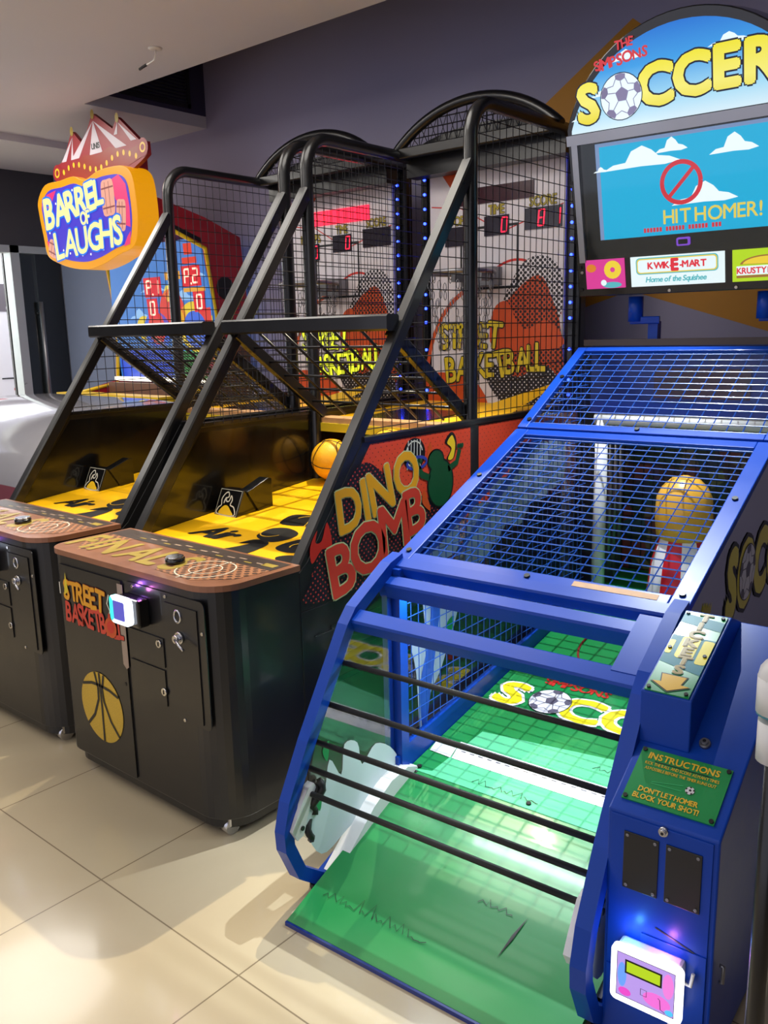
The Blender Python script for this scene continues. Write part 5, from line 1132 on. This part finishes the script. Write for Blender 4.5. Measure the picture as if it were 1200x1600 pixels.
q.poly([(-5.03, 2.60), (-4.93, 2.625), (-4.86, 2.56), (-4.835, 2.42), (-4.84, 2.3), (-4.9, 2.32), (-4.92, 2.42), (-4.98, 2.48)], sg, 0.005); q.poly([(-5.88, 2.55), (-5.8, 2.6), (-5.68, 2.615), (-5.74, 2.55), (-5.82, 2.5), (-5.86, 2.42)], sg, 0.005); q.poly([(-5.86, 2.3), (-5.8, 2.28), (-5.74, 2.19), (-5.83, 2.22)], sg, 0.005); q.poly([(-4.84, 2.28), (-4.86, 2.2), (-4.93, 2.19), (-4.88, 2.25)], sg, 0.005)
q.m(glow('sign_white_dots', 'ffffff', 1.0))
for k in range(22):
    a = k * 2.4; u, v = cxs + 0.46 * math.cos(a), czs + 0.215 * math.sin(a); q.disc((u, v), 0.008, sg, 0.006, 8)
# plain barrels
for (u, v, w_, h_, rt) in ((-5.06, 2.50, 0.125, 0.2, 0.04), (-4.93, 2.38, 0.09, 0.17, -0.12), (-5.78, 2.24, 0.1, 0.1, -0.35)):
    P = smooth_closed([(-w_ / 2, -h_ / 2), (0, -h_ / 2 - 0.01), (w_ / 2, -h_ / 2), (w_ * 0.58, 0), (w_ / 2, h_ / 2), (0, h_ / 2 + 0.01), (-w_ / 2, h_ / 2), (-w_ * 0.58, 0)], 3)
    tr = lambda P: [(u + x_ * math.cos(rt) - y_ * math.sin(rt), v + x_ * math.sin(rt) + y_ * math.cos(rt)) for x_, y_ in P]
    q.m(gl('d89a86', 0.8)).poly(tr(P), sg, 0.007); q.m(gl('8a4a4a', 0.7))
    for yy in (-0.3, 0.3): q.line(tr([(-w_ * 0.54, h_ * yy), (w_ * 0.54, h_ * yy)]), 0.01, sg, 0.0078)
    for xx in (-0.2, 0.15): q.line(tr([(w_ * xx, -h_ * 0.48), (w_ * xx, h_ * 0.48)]), 0.005, sg, 0.0076)
face = badd('sign_face', q, None, 'violet and pink printed sign face')
q = MB(); cream = glow('sign_cream', 'fbe49a', 1.0); bluel = glow('sign_blue_edge', '1878e8', 0.9)
letters(q, 'BARREL', (-5.45, 2.43), 0.165, sg, cream, 0.009, bold=0.03, sx=1.0, track=0.02, jit=0.1, outline=bluel, ow=0.045, seed=21, rot=0.12, grow=lambda px: 1.15 - 0.3 * (px + 0.3))
letters(q, 'OF', (-5.33, 2.365), 0.08, sg, cream, 0.012, bold=0.03, sx=0.85, outline=bluel, ow=0.06, rot=0.06)
letters(q, 'LAUGHS', (-5.32, 2.19), 0.17, sg, cream, 0.009, bold=0.02, sx=0.95, track=0.05, jit=0.08, outline=bluel, ow=0.045, seed=23, rot=0.06)
badd('sign_lettering', q, face, 'cream lettering edged in blue')
# tent topper
tent = [(-5.782, 2.734), (-5.757, 2.788), (-5.69, 2.80), (-5.63, 2.84), (-5.545, 2.955), (-5.521, 2.975), (-5.495, 2.955), (-5.42, 2.89), (-5.36, 2.93), (-5.28, 3.03), (-5.262, 3.045), (-5.235, 3.03), (-5.05, 2.92), (-5.01, 2.965), (-4.991, 2.98), (-4.97, 2.965), (-4.772, 2.812), (-4.704, 2.796), (-4.70, 2.72), (-4.765, 2.69), (-4.85, 2.66), (-5.6, 2.64), (-5.775, 2.68)]
tp = lambda u, v, d=0.0: Vector((u, 3.36 - d, v))
K['tentred'] = mat('tent_dark_red', '8e2028', 0.45); K['tentwhite'] = mat('tent_pale_stripe', 'c4bac2', 0.45); K['tentbrown'] = mat('tent_rust_band', '8a3020', 0.4)
b = MB('tentred'); b.prism(tent, tp, -0.03, 0.0)
b.m('tentwhite')
ap_ = (-5.262, 3.0)
for (u0, u1) in ((-5.56, -5.46), (-5.33, -5.18), (-5.03, -4.91)): b.poly([ap_, (u0, 2.80), (u1, 2.80)], tp, 0.001)
for (u0, u1) in ((-5.68, -5.62), (-5.56, -5.53)): b.poly([(-5.52, 2.94), (u0, 2.80), (u1, 2.80)], tp, 0.0012)
for (u0, u1, vv) in ((-5.04, -5.0, 2.88), (-4.86, -4.8, 2.82)): b.poly([(-4.99, 2.95), (u0, vv), (u1, vv)], tp, 0.0012)
b.m('tentbrown').poly([(-5.74, 2.69), (-5.74, 2.77), (-5.55, 2.74), (-5.4, 2.81), (-5.24, 2.79), (-5.1, 2.82), (-4.9, 2.77), (-4.72, 2.80), (-4.72, 2.72), (-4.9, 2.68), (-5.5, 2.66)], tp, 0.002)
b.m('gold')
for k in range(14):
    u = -5.66 + 0.065 * k; b.disc((u, 2.735 + 0.03 * math.sin(k * 0.75)), 0.013, tp, 0.003, 10, 0.018)
for u, v in ((-5.745, 2.74), (-4.74, 2.765)): b.m('tentred').disc((u, v), 0.055, tp, 0.003, 18); b.m('gold').arc((u, v), 0.025, 0, 2 * PI, 0.012, tp, 0.004, 14)
for u, v in ((-5.521, 2.975), (-5.262, 3.04), (-4.991, 2.975)): b.m('goldworn').disc((u, v), 0.02, tp, 0.003, 12, 0.03)
letters(b, 'UNIS', (-5.25, 2.83), 0.035, tp, K['ink'], 0.003, bold=0.02)
badd('tent_topper', b, None, 'striped circus tent topper')
q = MB('bgred'); q.box((-5.1, 3.36, 2.42), (-4.9, 3.5, 2.75)); q.box((-5.7, 3.36, 2.42), (-5.5, 3.5, 2.75)); badd('sign_bracket', q)

# ================================================================== glossy white covered cabinet at the left
GC = thing('covered_game_cabinet', 'low game cabinet with a glossy curved white cover at the left edge', 'arcade machine', (-5.45, 2.75, 0))
GO = (-5.45, 2.75, 0)
K['glossw'] = mat('glossy_white_cover', '8f8e94', 0.1, coat=0.8, var=0.2, scale=2.5); K['maroon'] = mat('maroon_print', '6e3440', 0.3, coat=0.4, var=0.2, scale=4)
cover = [(2.15, 0.62), (2.18, 0.85), (2.28, 1.03), (2.45, 1.15), (2.75, 1.24), (3.05, 1.26), (3.2, 1.24), (3.26, 1.16), (3.26, 0.62)]
b = MB('glossw'); n = len(cover); secs = []
for i, x in enumerate([-6.45, -6.40, -6.2, -5.6, -4.9, -4.5, -4.32, -4.26]):
    k = [0.72, 0.85, 0.95, 1.0, 1.0, 1.0, 0.98, 0.93][i]; secs.append([(x, 2.7 + (y - 2.7) * (0.9 + 0.1 * k), 0.62 + (z - 0.62) * k) for y, z in cover])
o0 = len(b.v)
for s_ in secs: b.v.extend(s_)
for i in range(len(secs) - 1):
    for k in range(n - 1): b.m('maroon' if k < 1 else 'glossw'); b.face((i * n + k, i * n + k + 1, (i + 1) * n + k + 1, (i + 1) * n + k), True)
b.m('glossw'); b.face(tuple(range(n))); b.face(tuple(range((len(secs) - 1) * n, len(secs) * n))[::-1])
obj('curved_cover', b, GC, GO)
b = MB('maroon'); b.box((-6.42, 2.17, 0.05), (-4.28, 3.25, 0.62)); obj('cabinet_base', b, GC, GO, None, 0.01)
b = MB('maroon'); b.prism([(2.16, 0.65), (2.19, 0.84), (2.28, 1.0), (2.5, 1.02), (2.9, 0.9), (3.1, 0.65)], YZ, -4.262, -4.256); obj('side_print', b, GC, GO, 'dark maroon side print')

# white roller of a neighbouring stand at the right edge
RX, RY = -0.287, 1.42
p0 = wS(RX, RY, 0)
RT = thing('stand_with_roller', 'slim dark stand with white rollers cut off by the right edge', 'stand', p0)
q = MB('black'); q.cyl((p0[0], p0[1], 0), (p0[0], p0[1], 0.03), 0.11, 20); q.cyl((p0[0], p0[1], 0.03), (p0[0], p0[1], 1.09), 0.016, 12); obj('post', q, RT, p0)
q = MB('plastic'); q.cyl((p0[0], p0[1], 1.0), (p0[0], p0[1], 1.06), 0.035, 20); q.sphere((p0[0], p0[1], 1.06), 0.035, 16, 8); q.m('tk_sky').cyl((p0[0], p0[1], 0.996), (p0[0], p0[1], 1.0), 0.034, 20); obj('upper_roller', q, RT, p0)
q = MB('plastic'); q.cyl((p0[0], p0[1], 0.915), (p0[0], p0[1], 0.985), 0.03, 20); obj('lower_roller', q, RT, p0)
